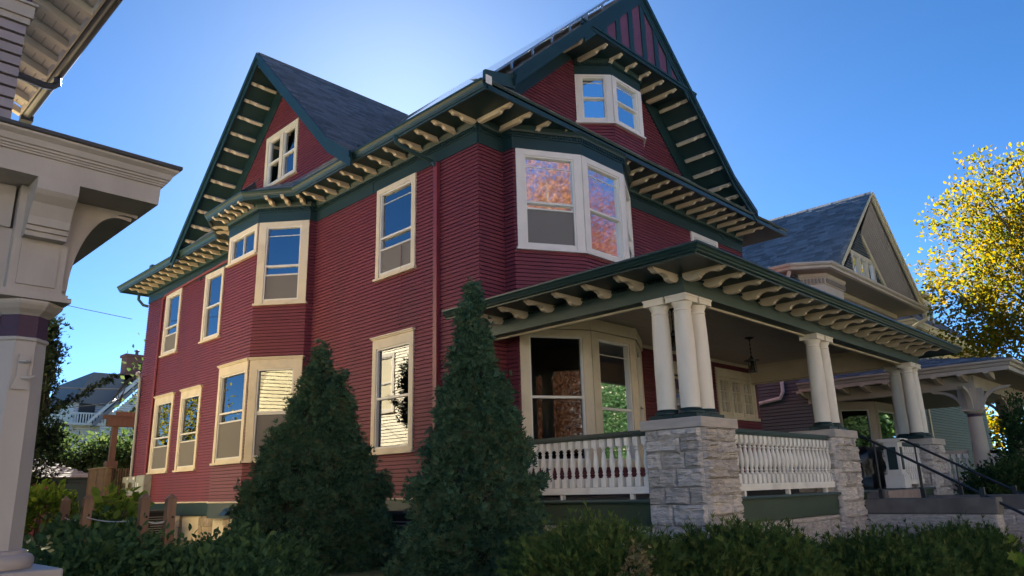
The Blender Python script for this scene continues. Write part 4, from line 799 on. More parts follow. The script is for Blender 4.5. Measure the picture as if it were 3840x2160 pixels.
mb = MB(); arch(mb, CX + .171, 1, CY - .085, CY - .071, .29, 1.47, 2.15); mb.obj('arch_moulding', 'mauve_trim', N)
# upper front wall with boards, frieze, side eave with rafters
WX, WY = -7.57, -1.0
nwf = Fr((-13, WY), (1, 0), n=(0, -1)); siding(PN, nwf, 13 + WX, 2.8, 4.93, .125)
MB().box(-13, WX, WY + .02, 3.3, -1.2, 6.0).obj('wall', 'mauve', N)
MB().box(-13, WX + .03, WY - .03, WY + .019, 4.93, 5.0).box(-13, WX + .05, WY - .06, WY + .018, 5.001, 5.14).box(-13, WX + .075, WY - .09, WY + .017, 5.141, 5.17).obj('belt_course', 'mauve_trim', N); MB().box(-13, WX + .02, WY - .02, WY + .018, 5.171, 5.7).obj('gable_panel', 'plum', N)
GXE = -6.74
def ez(x): return 5.92 + (GXE - x) * .42
MB().prism([(GXE, -2.3, ez(GXE) + .10), (GXE, 3.3, ez(GXE) + .10), (-8.2, 3.3, ez(-8.2) + .10), (-8.2, -2.3, ez(-8.2) + .10)], (0, 0, .05)).obj('roof_slope', 'roofbase', N)
PNS = pieces('soffit_board', N, 'soffit_c'); k = 0
for x in np.arange(GXE + .01, -7.7, -.13): PNS.add('cube', [0, 5.55, 0], [.122, 0, -.122 * .42], [0, 0, .02], (x - .122, -2.28, ez(x - .122) + .075), axis=2)
for y in np.arange(-2.1, 3.3, .49): MB().prism([(GXE - .02, y, ez(GXE) + .07), (GXE - .02, y, ez(GXE) - .03), (-7.75, y, ez(-7.75) - .08), (-7.75, y, ez(-7.75) + .07)], (0, .10, 0)).obj('rafter', 'soffit_c', N)
B(GXE - .03, GXE - .005, -2.3, 3.3, 5.89, 6.04).obj('fascia', 'soffit_c', N)
gm = MB()
gm.prism([(GXE + .075 + .08 * math.cos(t), -2.3, 5.94 + .085 * math.sin(t)) for t in np.linspace(math.pi, 2 * math.pi, 10)] + [(GXE + .155, -2.3, 6.02), (GXE - .005, -2.3, 6.02)], (0, 5.6, 0)); gm.obj('gutter', 'greymetal', N)
MB().tube([(GXE + .08, 1.72, 5.89), (GXE + .09, 1.72, 5.78), (GXE + .02, 1.7, 5.70), (GXE - .1, 1.65, 5.66), (WX + .1, 1.3, 5.54), (WX + .04, 1.3, 5.42), (WX + .04, 1.3, 3)], .05, 8).obj('downspout', 'greymetal', N)
B(GXE - .01, GXE + .16, 3.3, 3.42, 5.82, 6.04).obj('gutter_end_cap', 'greymetal', N)
# rear wing: pale yellow boards facing the red house, seen in its windows
WXW = -7.28
wing = Fr((WXW, 3.3), (0, 1), n=(1, 0)); PY_ = pieces('wing_clapboard', N, 'yellow', limit=40)
siding(PY_, wing, 13.7, -1.0, 5.7, .115, [(9.2 + .1, 10.5 - .1, 2.9, 4.9), (2.2, 3.4, 2.9, 4.9), (3.4, 4.5, .2, 1.9)]); siding(PY_, Fr((-7.6, 3.3), (1, 0), n=(0, -1)), .32, 2.5, 5.7, .115)
B(-12, WXW - .02, 3.33, 17, -1.2, 6.2).obj('wall', 'yellow', N)
for (u0, u1, z0, z1) in ((9.1, 10.6, 2.8, 5.0), (2.1, 3.5, 2.8, 5.0), (3.3, 4.6, .1, 2.0)): window(N, wing, u0, u1, z0, z1, mt='cream', screen=0, curtain=('curtain', .4, .7, 0, 1))
B(-12.3, WXW + .25, 3.4, 17.3, 6.2, 6.35).obj('roof_slope', 'roofbase', N)
# embossed iron bracket on the column
hb = thing('cast_bracket', 'small cast bottle opener shaped bracket painted over on the near porch column', 'bracket', (CX - .02, CY - .19, .85))
fa8 = Fr((CX, CY), (1, 0), n=(0, -1)); q = .168
mb = MB(); mb.prism([fa8.p(u, z, q - .004) for u, z in ((-.06, .74), (.05, .74), (.045, .80), (.025, .83), (.035, .98), (-.03, .98), (-.03, .83))], (0, -.014, 0)); mb.obj('plate', 'mauve_trim', hb)
MB().tube([fa8.p(-.03, .93, q + .02), fa8.p(.0, .925, q + .05), fa8.p(.035, .93, q + .02)], .008, 6).tube([fa8.p(.0, .82, q + .01), fa8.p(.04, .815, q + .05), fa8.p(.07, .83, q + .05)], .01, 6).obj('hook', 'mauve_trim', hb)

# ------------------------------------------------------------------ right neighbour
R = thing('grey_gabled_house', 'blue grey house with taupe trim and steep front gable right of the porch', 'house', (18, 4, -1.2))
PR = pieces('clapboard', R, 'slate'); PRS = pieces('roof_shingle', R, 'shingle_r')
RWX = 13.8
rs = Fr((RWX, -.1), (0, 1), n=(-1, 0)); siding(PR, rs, 14, -1.0, 6.5, .105)
rf = Fr((RWX, -.1), (1, 0), n=(0, -1)); siding(PR, rf, 9.2, -1.0, 6.5, .105, [(1.7, 5.7, -.3, 2.9), (7.2, 8.3, -.3, 2.3)])
MB().box(RWX + .03, 23, .3, 22, -1.2, 6.6).obj('wall', 'slate', R)  # unseen rear depth, roof too, lengthened to shade the red house's right wall
# roof with bell-cast left slope
AX, AZr = 19.4, 10.5
def rp(q, **k): return roof_plane(q, PRS, R, e=.16, w=.33, **k)
rp([(15.6, 22, 6.95), (15.6, -.9, 6.95), (AX, -1.05, AZr), (AX, 22, AZr)], thick=.1)
rp([(13.2, 22, 6.62), (13.2, 2.4, 6.62), (15.6, 2.4, 6.951), (15.6, 22, 6.951)], thick=.06)
rp([(23.5, -1.05, 6.8), (23.5, 22, 6.8), (AX, 22, AZr), (AX, -1.05, AZr)], thick=.1, shingles=False)
HX, HY = 14.0, -1.1                                     # corner of the low hipped roof over the corner bay
rp([(13.3, 5.0, 6.66), (13.3, -.2, 6.66), (15.4, 1.6, 7.35), (16.3, 5.0, 7.75)], thick=.06); rp([(13.3, -.2, 6.66), (HX, HY, 6.66), (15.4, 1.6, 7.35)], thick=.06)
rp([(HX, HY, 6.66), (23.6, HY, 6.66), (23.0, .2, 7.0), (15.4, .2, 7.0)], thick=.06); rp([(HX, HY, 6.66), (15.4, .2, 7.0), (15.4, 1.6, 7.35)], thick=.06)
re_ = [(13.25, 13), (13.25, -.2), (HX, HY - .05), (23.7, HY - .05)]
MB().sweep(re_, [(-.1, 6.48), (.0, 6.48), (.02, 6.55), (.08, 6.58), (.10, 6.62), (.10, 6.66), (-.1, 6.66)], side=-1).obj('gutter', 'taupe', R)
MB().prism([(13.25, 13, 6.47), (13.25, -.2, 6.47), (HX, HY, 6.47), (23.6, HY, 6.47), (23.6, 13, 6.47)], (0, 0, -.02)).obj('soffit', 'brownsof', R)
rb = [(RWX - .02, 2.4), (RWX - .02, .35), (14.5, -.7), (16.0, -.7), (16.4, -.1), (23, -.1)]
MB().sweep(rb, [(-.05, 5.75), (.02, 5.75), (.02, 6.1), (.06, 6.12), (.06, 6.3), (.12, 6.36), (.12, 6.45), (-.05, 6.45)], side=-1).obj('frieze', 'taupe', R)
dm = MB(); dentils(dm, rb, 6.14, 6.28, .061, .12, w=.05, step=.11, side=-1); dm.obj('dentil', 'brownsof', R, stuff=True)
for a, b in zip(rb[1:4], rb[2:5]):
    F, L = seg(a, b, (-1, -1)); MB().fbox(F, 0, L, 3.3, 5.74, -.08, -.02).obj('bay_panel', 'bonewhite', R)
    window(R, F, .02, L - .02, 4.0, 5.74, mt='butter', screen=.0, cw=.14)
rk = MB()
for a, b in (((AX, -1.05, AZr), (23.55, -1.05, 6.76)),): strip(rk, a, b, .34, 1, -.06, .0); strip(rk, (a[0], a[1], a[2] + .03), (b[0], b[1], b[2] + .03), .16, 1, -.11, -.061)
strip(rk, (AX, -1.05, AZr), (15.3, -1.05, 6.9), .10, 1, -.05, .0); rk.obj('rake_board', 'butter', R)
ux2 = np.array([23.4 - AX, 0, 6.85 - AZr]); ux2 /= np.linalg.norm(ux2); nb_ = 13
A0, A1, B0, B1 = np.array([AX, -1.03, 10.24]), np.array([23.45, -1.03, 6.72]), np.array([AX, -.44, 8.98]), np.array([21.9, -.44, 6.72])
for k in range(nb_):            # boarded cove between the rake and the recessed gable wall
    t0, t1 = k / nb_, (k + .93) / nb_; q = [A0 + (B0 - A0) * t0, A1 + (B1 - A1) * t0, A1 + (B1 - A1) * t1, A0 + (B0 - A0) * t1]
    MB().prism(q, (.015, .03, .02)).obj('soffit_board', 'brownsof', R)
gf = Fr((13.8, -.45), (1, 0), n=(0, -1)); siding(PR, gf, 0, 6.6, 9.2, .105, [op(4.2, 6.5, 6.95, 8.1)], lim=lambda z: (max(0, AX - 13.8 - (9.2 - z) / .9), AX - 13.8 + (9.2 - z) / .9))
wd = window(R, gf, 4.2, 6.5, 6.95, 8.1, mt='cream', screen=0, bars=False, cols=3); MB().fbox(gf, 4.92, 5.04, 7.05, 8.0, -.05, .05).fbox(gf, 5.66, 5.78, 7.05, 8.0, -.05, .05).obj('mullion', 'cream', wd)
rk = MB(); strip(rk, (AX, -.46, 9.02), (21.95, -.46, 6.75), .2, 1, -.05, .01); rk.obj('rake_frieze', 'butter', R)
dm = MB(); t = ux2
for k in range(22): p = np.array([AX, -.53, 8.80]) + ux2 * (k * .135); dm.prism([p, p + ux2 * .07, p + ux2 * .07 + np.array([0, 0, -.12]), p + np.array([0, 0, -.12])], (0, .06, 0))
dm.obj('dentil', 'butter', R, stuff=True)
MB().tube([(13.35, -.1, 6.45), (13.35, -.05, 6.3), (13.5, .15, 6.1), (13.75, .45, 5.9)], .06, 8).obj('downspout_elbow', 'taupe', R); MB().tube([(23.6, -1.1, 6.5), (23.55, -1.1, 6.2), (23.2, -.7, 5.9), (22.6, -.3, 5.8)], .07, 8).obj('downspout_elbow', 'butter', R)
MB().tube([(13.7, .74, 3.5), (13.7, .74, 2.75), (13.7, .85, 2.56), (13.7, 1.6, 2.46)], .06, 8).obj('drain_pipe', 'white', R)
# its porch
rpp = [(13.1, .0), (13.1, -5.5), (23.5, -5.5)]
MB().sweep(rpp, [(-.15, 2.62), (-.05, 2.62), (-.045, 2.72), (.0, 2.74), (.02, 2.80), (.08, 2.83), (.09, 2.88), (-.15, 2.88)], side=-1).obj('porch_gutter', 'taupe', R)
for q in ([(13.05, .0, 2.89), (13.05, -5.5, 2.89), (15.5, -.1, 3.75)], [(13.05, -5.55, 2.89), (23.5, -5.55, 2.89), (23.5, -.1, 3.75), (15.5, -.1, 3.75)]): rp(q, thick=.04, name='porch_roof')
MB().prism([(13.15, .2, 2.66), (13.15, -5.4, 2.66), (23.5, -5.4, 2.66), (23.5, .2, 2.66)], (0, 0, -.02)).obj('porch_ceiling', 'brownsof', R)
for y in np.arange(-5.0, .2, .62): MB().prism([(13.15, y, 2.64), (13.15, y, 2.58), (13.4, y, 2.50), (13.75, y, 2.45), (13.75, y, 2.64)], (0, .12, 0)).obj('bracket', 'taupe', R)
MB().sweep([(13.75, .0), (13.75, -4.5), (23.5, -4.5)], [(-.25, 2.3), (0, 2.3), (0, 2.64), (-.25, 2.64)], side=-1).obj('porch_beam', 'taupe', R)
for x in (13.85, 18.0, 22.2):
    y = -4.35; c = MB().lathe([(.21, -.1), (.205, .4), (.17, 1.55)], x, y, 20).obj('column', 'taupe', R, smooth=True)
    MB().lathe([(.168, 1.551), (.166, 1.63)], x, y, 20).obj('column_neck', 'plum', c); MB().lathe([(.17, 1.631), (.22, 1.67), (.22, 1.70)], x, y, 20).box(x - .25, x + .25, y - .25, y + .25, 1.701, 1.75).obj('capital', 'taupe', c)
    MB().box(x - .16, x + .16, y - .16, y + .16, 1.751, 2.3).obj('post_block', 'taupe', c); MB().box(x - .3, x + .3, y - .3, y + .3, -1.3, -.1).obj('pedestal', 'taupe', c)
    for dx, dy in ((1, 0), (-1, 0), (0, 1), (0, -1)):
        mb = MB(); P = [(.161, 2.3), (.161, 1.78)] + [(.2 + .55 * (1 - math.cos(t)), 1.78 + .5 * math.sin(t)) for t in np.linspace(.1, math.pi / 2, 9)] + [(.85, 2.3)]
        P2 = [(.161, 2.3), (.161, 1.76), (.26, 1.76)] + [(.26 + .62 * (1 - math.cos(t)), 1.76 + .48 * math.sin(t)) for t in np.linspace(.15, math.pi / 2, 9)] + [(.95, 2.3), (.72, 2.3)] + [(.30 + .42 * (1 - math.cos(t)), 1.98 + .3 * math.sin(t)) for t in np.linspace(math.pi / 2, .2, 7)] + [(.30, 2.3)]
        mb.prism([(x + dx * a - dy * .06, y + dy * a + dx * .06, z) for a, z in P2], (dy * .12, -dx * .12, 0)); mb.obj('brace', 'taupe', c)
MB().box(13.6, 23.5, -4.6, -.1, -.35, -.18).obj('porch_floor', 'taupe', R); MB().box(13.7, 23.4, -4.5, -4.4, -1.3, -.36).obj('porch_skirt', 'slate', R)
for a, b, n in (((13.85, -4.05), (13.85, -.2), 26), ((14.2, -4.35), (17.7, -4.35), 24)):
    a = np.array(a); b = np.array(b); F = Fr(a, b - a, n=(-1, 0)); L = np.hypot(*(b - a)); tp = MB().fbox(F, 0, L, .62, .72, -.05, .05).obj('balustrade', 'taupe', R); MB().fbox(F, 0, L, -.1, -.02, -.05, .05).obj('bottom_rail', 'taupe', tp)
    for i in range(n): q = F.p(L * (i + .5) / n, 0); o = bpy.data.objects.new('baluster', me_bal); o.location = (q[0], q[1], -.02); o.scale = (1, 1, .93); link(o, tp)
b1_, l1_ = seg((15.4, -.1), (16.4, -1.0), (-1, -1)); b2_, l2_ = seg((16.4, -1.0), (18.6, -1.0), (0, -1)); b3_, l3_ = seg((18.6, -1.0), (19.6, -.1), (1, -1))
for F, L in ((b1_, l1_), (b2_, l2_), (b3_, l3_)): window(R, F, 0, L, -.1, 2.45, mt='taupe', cw=.2, head=.25, screen=0, glass='glass_dk', bars=False)
dm = MB().fbox(rf, 7.2, 7.35, -.18, 2.3, -.05, .05).fbox(rf, 8.15, 8.3, -.18, 2.3, -.05, .05).fbox(rf, 7.35, 8.15, 2.1, 2.3, -.05, .05).obj('door_frame', 'taupe', R); d3 = MB().fbox(rf, 7.36, 8.14, -.18, 2.09, -.06, -.02).obj('door', 'plum', R); mb = MB(); mb.prism([rf.p(7.75 + .26 * math.cos(t), 1.45 + .35 * math.sin(t), -.02) for t in np.linspace(0, 2 * math.pi, 18)[:-1]], tuple(np.array([0, -.01, 0]))); mb.obj('pane', 'glass_dk', d3)

# ------------------------------------------------------------------ third house on the right
T = thing('dark_roofed_house', 'house with dark steep roof, cream eaves and dormers partly behind the yellow tree', 'house', (33, 2, -1.2))
PT = pieces('clapboard', T, 'slate', limit=120)
MB().box(27, 41, 1.2, 14, -1.2, 6.6).obj('wall', 'slate', T)
tf = Fr((27, 1.17), (1, 0), n=(0, -1)); siding(PT, tf, 14, -1.0, 6.5, .13); B(27.0, 27.2, 1.10, 1.15, -1, 6.0).obj('corner_board', 'taupe', T); B(29.9, 30.1, 1.10, 1.15, -1, 6.0).obj('corner_board', 'taupe', T)
PTS = pieces('roof_shingle', T, 'shingle', limit=150)
for q in ([(26.2, .2, 6.8), (41, .2, 6.8), (41, 6.5, 13), (30.5, 6.5, 13)], [(26.2, 13, 6.8), (26.2, .2, 6.8), (30.5, 6.5, 13)]): roof_plane(q, PTS, T, e=.2, w=.4, thick=.1)
MB().sweep([(26.1, 14), (26.1, .1), (41, .1)], [(-.2, 6.55), (0, 6.55), (.03, 6.7), (.08, 6.75), (.08, 6.82), (-.2, 6.82)], side=-1).obj('gutter', 'butter', T)
MB().prism([(26.15, 13, 6.54), (26.15, .15, 6.54), (41, .15, 6.54), (41, 13, 6.54)], (0, 0, -.03)).obj('soffit', 'butter', T)
for x in np.arange(26.6, 40, .55): B(x, x + .12, .2, 1.15, 6.36, 6.505).obj('rafter_tail', 'butter', T)
MB().box(27, 41, 1.08, 1.16, 6.05, 6.5).obj('frieze', 'butter', T)
for u in (.4, 2.0, 3.3, 5.2, 7.0, 8.6): window(T, tf, u, u + 1.15, 3.9, 6.04, mt='cream', screen=0, cw=.13)
for x in (29.0, 33.4):
    dmr = MB().prism([(x, 1.6, 7.7), (x + 2.0, 1.6, 7.7), (x + 2.0, 1.6, 9.4), (x, 1.6, 9.4)], (0, 4, 0)).obj('dormer', 'slate', T)
    MB().prism([(x - .3, 1.2, 9.35), (x + 2.3, 1.2, 9.35), (x + 2.3, 1.2, 9.5), (x - .3, 1.2, 9.55)], (0, 5, 0)).obj('dormer_roof', 'butter', dmr); df = Fr((x, 1.58), (1, 0), n=(0, -1)); window(T, df, .15, 1.0, 7.95, 9.3, mt='cream', screen=0, cw=.1); window(T, df, 1.05, 1.9, 7.95, 9.3, mt='cream', screen=0, cw=.1)
    window(T, Fr((x - .02, 1.6), (0, 1), n=(-1, 0)), .2, 1.1, 7.95, 9.3, mt='cream', screen=0, cw=.1)
MB().tube([(26.1, .05, 6.6), (26.2, .1, 6.3), (26.7, .8, 6.0), (26.9, 1.1, 5.9)], .07, 8).obj('downspout_elbow', 'butter', T)

# ------------------------------------------------------------------ back yard: deck, garage, white house
K = thing('wooden_deck', 'weathered wooden back deck with slatted railing and a cedar pergola post', 'deck', (.4, 19, -1.1))
B(-.62, 3, 16.7, 18.6, -.14, .0).obj('deck_floor', 'deck', K)
for y in (16.8, 17.7, 18.55): MB().box(-.66, -.54, y - .06, y + .06, -1.3, .98).obj('rail_post', 'deck', K)
MB().box(-.70, -.52, 16.7, 18.62, .99, 1.03).obj('top_rail', 'deck', K); MB().box(-.62, -.56, 16.7, 18.6, .1, .16).obj('bottom_rail', 'deck', K)
PK = pieces('rail_slat', K, 'deck')
for y in np.arange(16.75, 18.6, .075): PK.add('cube', [0, .038, 0], [-.03, 0, 0], [0, 0, .84], (-.63, y, .15))
for x in np.arange(-.5, 2.2, .075): PK.add('cube', [.038, 0, 0], [0, -.03, 0], [0, 0, .84], (x, 16.98, .15))
for y in np.arange(16.75, 18.6, .2): PK.add('cube', [0, .19, 0], [-.025, 0, 0], [0, 0, 1.0], (-.6, y, -1.15))
MB().box(-.12, .06, 18.42, 18.58, .0, 2.52).obj('pergola_post', 'cedar_shaded', K); MB().box(-.3, 2.5, 18.38, 18.44, 2.45, 2.72).box(-.3, 2.5, 18.56, 18.62, 2.45, 2.72).obj('pergola_beam', 'cedar_shaded', K, stuff=True); MB().box(-.2, .14, 18.34, 18.66, 1.04, 1.28).obj('post_box', 'cedar_shaded', K)
for y in (17.6, 18.9): B(-.32, 2.5, y, y + .05, 2.73, 2.88).obj('pergola_rafter', 'cedar_shaded', K)
G = thing('garage', 'low red garage with dark green door and pale sunlit shingle roof out back', 'garage', (-2.5, 24, -1.1))
MB().box(-6.5, .1, 21.4, 27, -1.2, .82).obj('wall', 'red', G); PG = pieces('clapboard', G, 'red', limit=60); siding(PG, Fr((-6.5, 21.38), (1, 0), n=(0, -1)), 6.6, -1.1, .62, .11)
B(-.85, .12, 21.28, 21.36, -1.2, .62).obj('door', 'green', G); B(-6.6, .2, 21.24, 21.35, .64, .80).obj('fascia', 'green', G); MB().box(.1, .14, 21.4, 27, -1.2, .8).obj('wall', 'green', G)
PGS = pieces('roof_shingle', G, 'paleshingle', limit=120)
for q in ([(-6.8, 21.1, .82), (.4, 21.1, .82), (-3.1, 24.2, 2.3)], [(.4, 21.1, .82), (.4, 27.2, .82), (-3.1, 24.2, 2.3)]): roof_plane(q, PGS, G, e=.16, w=.4, thick=.05)
Wh = thing('white_house', 'white clapboard house with grey roof, balcony and brick chimney far behind', 'house', (9, 50, -1))
PW = pieces('clapboard', Wh, 'bonewhite', limit=100)
# gable end faces the camera; dormer wing to its left
MB().box(8.2, 18, 47.5, 58, -1, 6.0).obj('wall', 'bonewhite', Wh); MB().box(6.6, 9.2, 48.2, 56, 3.2, 6.6).obj('wall', 'bonewhite', Wh)
wf = Fr((8.2, 47.46), (1, 0), n=(0, -1)); siding(PW, wf, 9.8, 1, 9.6, .16, lim=lambda z: (max(0, (z - 5.2) * .95), 9.8)); wl = Fr((6.6, 48.16), (1, 0), n=(0, -1)); siding(PW, wl, 2.2, 3.0, 8.3, .16, lim=lambda z: (max(0, (z - 6.6) * .5) if z > 6.6 else 0, 2.2))
roof_plane([(7.6, 47.2, 5.1), (7.6, 58, 5.1), (12.6, 58, 10.6), (12.6, 47.2, 10.6)][::-1], PW, Wh, thick=.25, shingles=False, base='shingle'); 
MB().prism([(6.3, 47.9, 6.6), (7.5, 47.9, 8.75), (10.3, 47.9, 8.75), (9.4, 47.9, 6.4)], (0, 8, 0)).obj('dormer_roof', 'shingle', Wh)
MB().prism([(7.3, 47.2, 5.0), (7.3, 47.2, 5.25), (12.6, 47.2, 11.0), (18.2, 47.2, 5.2), (18.2, 47.2, 5.0), (12.6, 47.2, 10.6)], (0, .3, 0)).obj('rake_board', 'bonewhite', Wh)
MB().box(5.6, 8.4, 47.3, 48.1, 5.0, 5.15).obj('balcony', 'bonewhite', Wh); MB().box(5.6, 8.4, 47.3, 47.36, 5.75, 5.85).obj('balcony_rail', 'bonewhite', Wh)
for x in np.arange(5.65, 8.4, .17): B(x, x + .07, 47.3, 47.36, 5.15, 5.75).obj('baluster', 'bonewhite', Wh)
MB().box(6.9, 7.9, 48.0, 48.15, 5.2, 6.6).obj('window', 'iron', Wh); MB().box(8.9, 9.4, 47.35, 47.44, 3.6, 4.5).obj('window', 'iron', Wh); B(12.0, 12.14, 47.35, 47.44, 6.9, 7.2).obj('window', 'iron', Wh)
MB().box(9.55, 11.1, 47.9, 48.9, 8.0, 10.1).box(9.45, 11.2, 47.8, 49.0, 10.101, 10.3).obj('chimney', 'brick', Wh); MB().lathe([(.12, 10.3), (.12, 10.6), (.2, 10.62), (.2, 10.68), (.05, 10.75)], 10.4, 48.4, 8).obj('chimney_cap', 'greymetal', Wh)

# ------------------------------------------------------------------ fence posts with a slack line
PLAB = ('cedar fence post with a bolt hole, rightmost of the four in the shrubs', 'cedar fence post standing just left of the rightmost one, below the meters', 'shorter cedar post in front of the deck, third from the right', 'thin cedar post farthest left, in front of the garage')
pts_ = []
for i, (x, y, zt_) in enumerate(((-5.98, -2.02, .05), (-6.19, -1.94, .06), (-6.21, -.36, .07), (-6.14, .66, .06))):
    t = thing('fence_post', PLAB[i], 'fence post', (x, y, -1.4), 'cedar fence posts in the shrubs'); s = .04 if i < 2 else .043
    MB().box(x - s, x + s, y - s, y + s, -1.6, zt_ - .05).obj('post', 'cedar', t); MB().add([(x - s - .003, y - s - .003, zt_ - .049), (x + s + .003, y - s - .003, zt_ - .049), (x + s + .003, y + s + .003, zt_ - .049), (x - s - .003, y + s + .003, zt_ - .049), (x, y, zt_)], [(3, 2, 1, 0), (0, 1, 4), (1, 2, 4), (2, 3, 4), (3, 0, 4)]).obj('post_cap', 'cedar', t)
    MB().tube([(x + .015, y - s - .001, zt_ - .22), (x + .015, y - s - .004, zt_ - .22)], .013, 10).obj('bolt_hole', 'iron', t); pts_.append((x, y, zt_ - .24))
for a, b, lab in ((0, 1, 'slack white line between the two right fence posts'), (2, 1, 'slack white line crossing from the third post to the second'), (3, 2, 'slack white line between the two left fence posts')): tag(MB().tube(sag(pts_[a], pts_[b], .035), .006, 5).obj('line', 'rope'), lab, 'line', 'lines strung between the fence posts')

# ------------------------------------------------------------------ plants
def arborvitae(name_lab, x, y, z0, zt_, r, leaders, n=620, per=62):
    t = thing('arborvitae', name_lab, 'evergreen', (x, y, z0), 'arborvitae beside the porch'); MB().tube([(x, y, z0 - .2), (x, y, zt_ - .3)], .09, 8, .015).obj('trunk', 'bark', t)
    Cc, Oo = [], []; V = []; Fc = []; k0 = 0
    for (dx, dy, z1, rr, w) in leaders:
        H_ = z1 - z0; k = int(n * w); h = 1 - np.sqrt(RNG.uniform(.0, 1, k)) ** 1.05; h = np.clip(h, 0, .985); a = RNG.uniform(0, 2 * math.pi, k)
        prof = lambda q: rr * np.clip((1 - q) ** 1.12, .03, 1) * np.clip(.72 + q * 2.2, 0, 1)
        lump = 1 + .10 * np.sin(a * 3 + h * 9 + dx) + .07 * np.sin(a * 7 - h * 17) + RNG.uniform(-.13, .08, k); R_ = prof(h) * lump * RNG.choice([.74, .88, 1.0, 1.10], k) * (1 + .10 * np.sin(a * 2 + h * 8 + dy * 5))
        Cc.append(np.column_stack([x + dx + R_ * np.cos(a), y + dy + R_ * np.sin(a), z0 + h * H_])); Oo.append(np.column_stack([np.cos(a), np.sin(a), .35 + .6 * h]))
        for j in range(9):
            for i in range(12): q = j / 8; V.append((x + dx + .74 * prof(q) * math.cos(i * math.pi / 6), y + dy + .74 * prof(q) * math.sin(i * math.pi / 6), z0 + q * H_ * .96))
        for j in range(8):
            for i in range(12): Fc.append((k0 + j * 12 + i, k0 + j * 12 + (i + 1) % 12, k0 + (j + 1) * 12 + (i + 1) % 12, k0 + (j + 1) * 12 + i))
        k0 = len(V)
    c = MB(); c.V, c.F = V, Fc; c.obj('inner_twigs', 'arbor_core', t)
    c, o = np.concatenate(Cc), np.concatenate(Oo); P, A = clumps(c, o, per + 18, .06, .45, .5); leaves('crown', P, A, .076, SPRAY, 'arbor', t)
    # whippy tips at the top
arborvitae('tall dark conical arborvitae on the right, its top against the porch gutter', -2.0, -1.95, -1.15, 2.9, 1.10, ((0, 0, 2.88, .96, .9), (.32, -.35, .7, .58, .3), (-.25, .3, .5, .6, .2)), n=660)
arborvitae('broad dark arborvitae on the left with a second lower leader, before the bay window', -2.1, 2.1, -1.3, 2.55, 1.6, ((-.0, -.2, 2.55, 1.45, .9), (.10, -.72, 2.0, 1.05, .45), (-.3, .8, .6, .9, .25), (.3, -1.0, .5, .8, .2)), n=820)

def shrub(name, lab, ctr, rad, n, per, size, T, mt, cat='shrub', spread=.09, up=.3, group=None, lo=-.4, stems=6, jit=.7):
    z0 = GZ(ctr[0], ctr[1]); t = thing(name, lab, cat, (ctr[0], ctr[1], z0), group); mb = MB()
    for i in range(stems):
        a = 2 * math.pi * i / stems + RNG.uniform(0, .5); mb.tube([(ctr[0], ctr[1], z0 - .05), (ctr[0] + .4 * rad[0] * math.cos(a), ctr[1] + .4 * rad[1] * math.sin(a), ctr[2]), (ctr[0] + .75 * rad[0] * math.cos(a), ctr[1] + .75 * rad[1] * math.sin(a), ctr[2] + .45 * rad[2])], .018, 5, .006)
    mb.obj('stem', 'bark', t, stuff=True)
    c, o = ellipsoid(n, ctr, rad, lo, .55); P, A = clumps(c, o, per, spread, up, jit); leaves('crown', P, A, size, T, mt, t); return t
yl = ('low dark yew shrub at the left end of the hedge under the porch balustrade', 'low yew shrub below the corner stone pier', 'brighter green yew shrub in the middle of the hedge', 'dark spreading yew shrub in front of the cheek wall', 'yew shrub at the right end of the hedge beside the steps')
for i, (x, y, z, rx, ry, rz) in enumerate(((-2.75, -4.5, -.95, .95, .75, .50), (-.95, -5.15, -1.05, 1.3, .8, .50), (1.55, -5.75, -1.31, 1.25, .85, .52), (3.1, -5.9, -1.38, 1.1, .9, .52), (4.55, -6.0, -1.42, 1.0, .8, .58))):
    shrub('yew_shrub', yl[i], (x, y, z), (rx, ry, rz), 420, 34, .115, NEEDLE, 'yew', spread=.08, up=.7, group='yew shrubs along the front of the porch', lo=-.5, jit=.6)
for i, (x, y, z, rx, ry, rz, n) in enumerate(((-6.55, -1.9, -.98, .75, .9, .62, 330), (-5.75, -2.5, -1.12, .8, .8, .55, 300), (-5.1, -1.6, -1.08, .8, .9, .58, 300), (-4.4, -.3, -1.12, .9, .9, .6, 260))):
    shrub('broadleaf_shrub', ('large leaved dark green shrub beside the near porch column', 'dark green shrub at the bottom edge in front of the posts', 'broad leaved shrub around the two right fence posts', 'dark leafy shrub in front of the basement window')[i], (x, y, z), (rx, ry, rz), n, 44, .066, LEAF, 'viburnum', spread=.10, up=.15, group='leafy shrubs between the two houses', jit=.8)
shrub('sapling', 'bright sunlit sapling with large drooping leaves between the fence posts', (-5.82, .0, -.22), (.24, .24, .28), 40, 7, .12, LEAF, 'limeleaf', cat='sapling', spread=.06, up=-.5)
shrub('vine', 'grey green leafy sprays leaning over the second post, left of the sapling', (-6.05, -.1, -.42), (.38, .3, .2), 60, 9, .10, LEAF, 'viburnum', cat='vine', spread=.07, up=-.3)
shrub('lime_shrub', 'small lime green shrub catching the sun in front of the garage', (-5.7, 3.6, -.25), (.42, .4, .42), 70, 16, .10, LEAF, 'limeleaf', spread=.09)
shrub('dry_shrub', 'pale dry twiggy plant standing at the left end of the yew hedge', (-3.0, -5.2, -.85), (.17, .15, .30), 40, 10, .05, SPRAY, 'dry', spread=.035, up=.5, stems=9)
t = thing('maple_seedling', 'thin maple seedling with pale lobed leaves in front of the right hedge', 'seedling', (3.0, -7.1, -1.5)); MB().tube([(3.0, -7.1, -1.5), (2.95, -7.05, -.8)], .008, 5).obj('stem', 'bark', t)
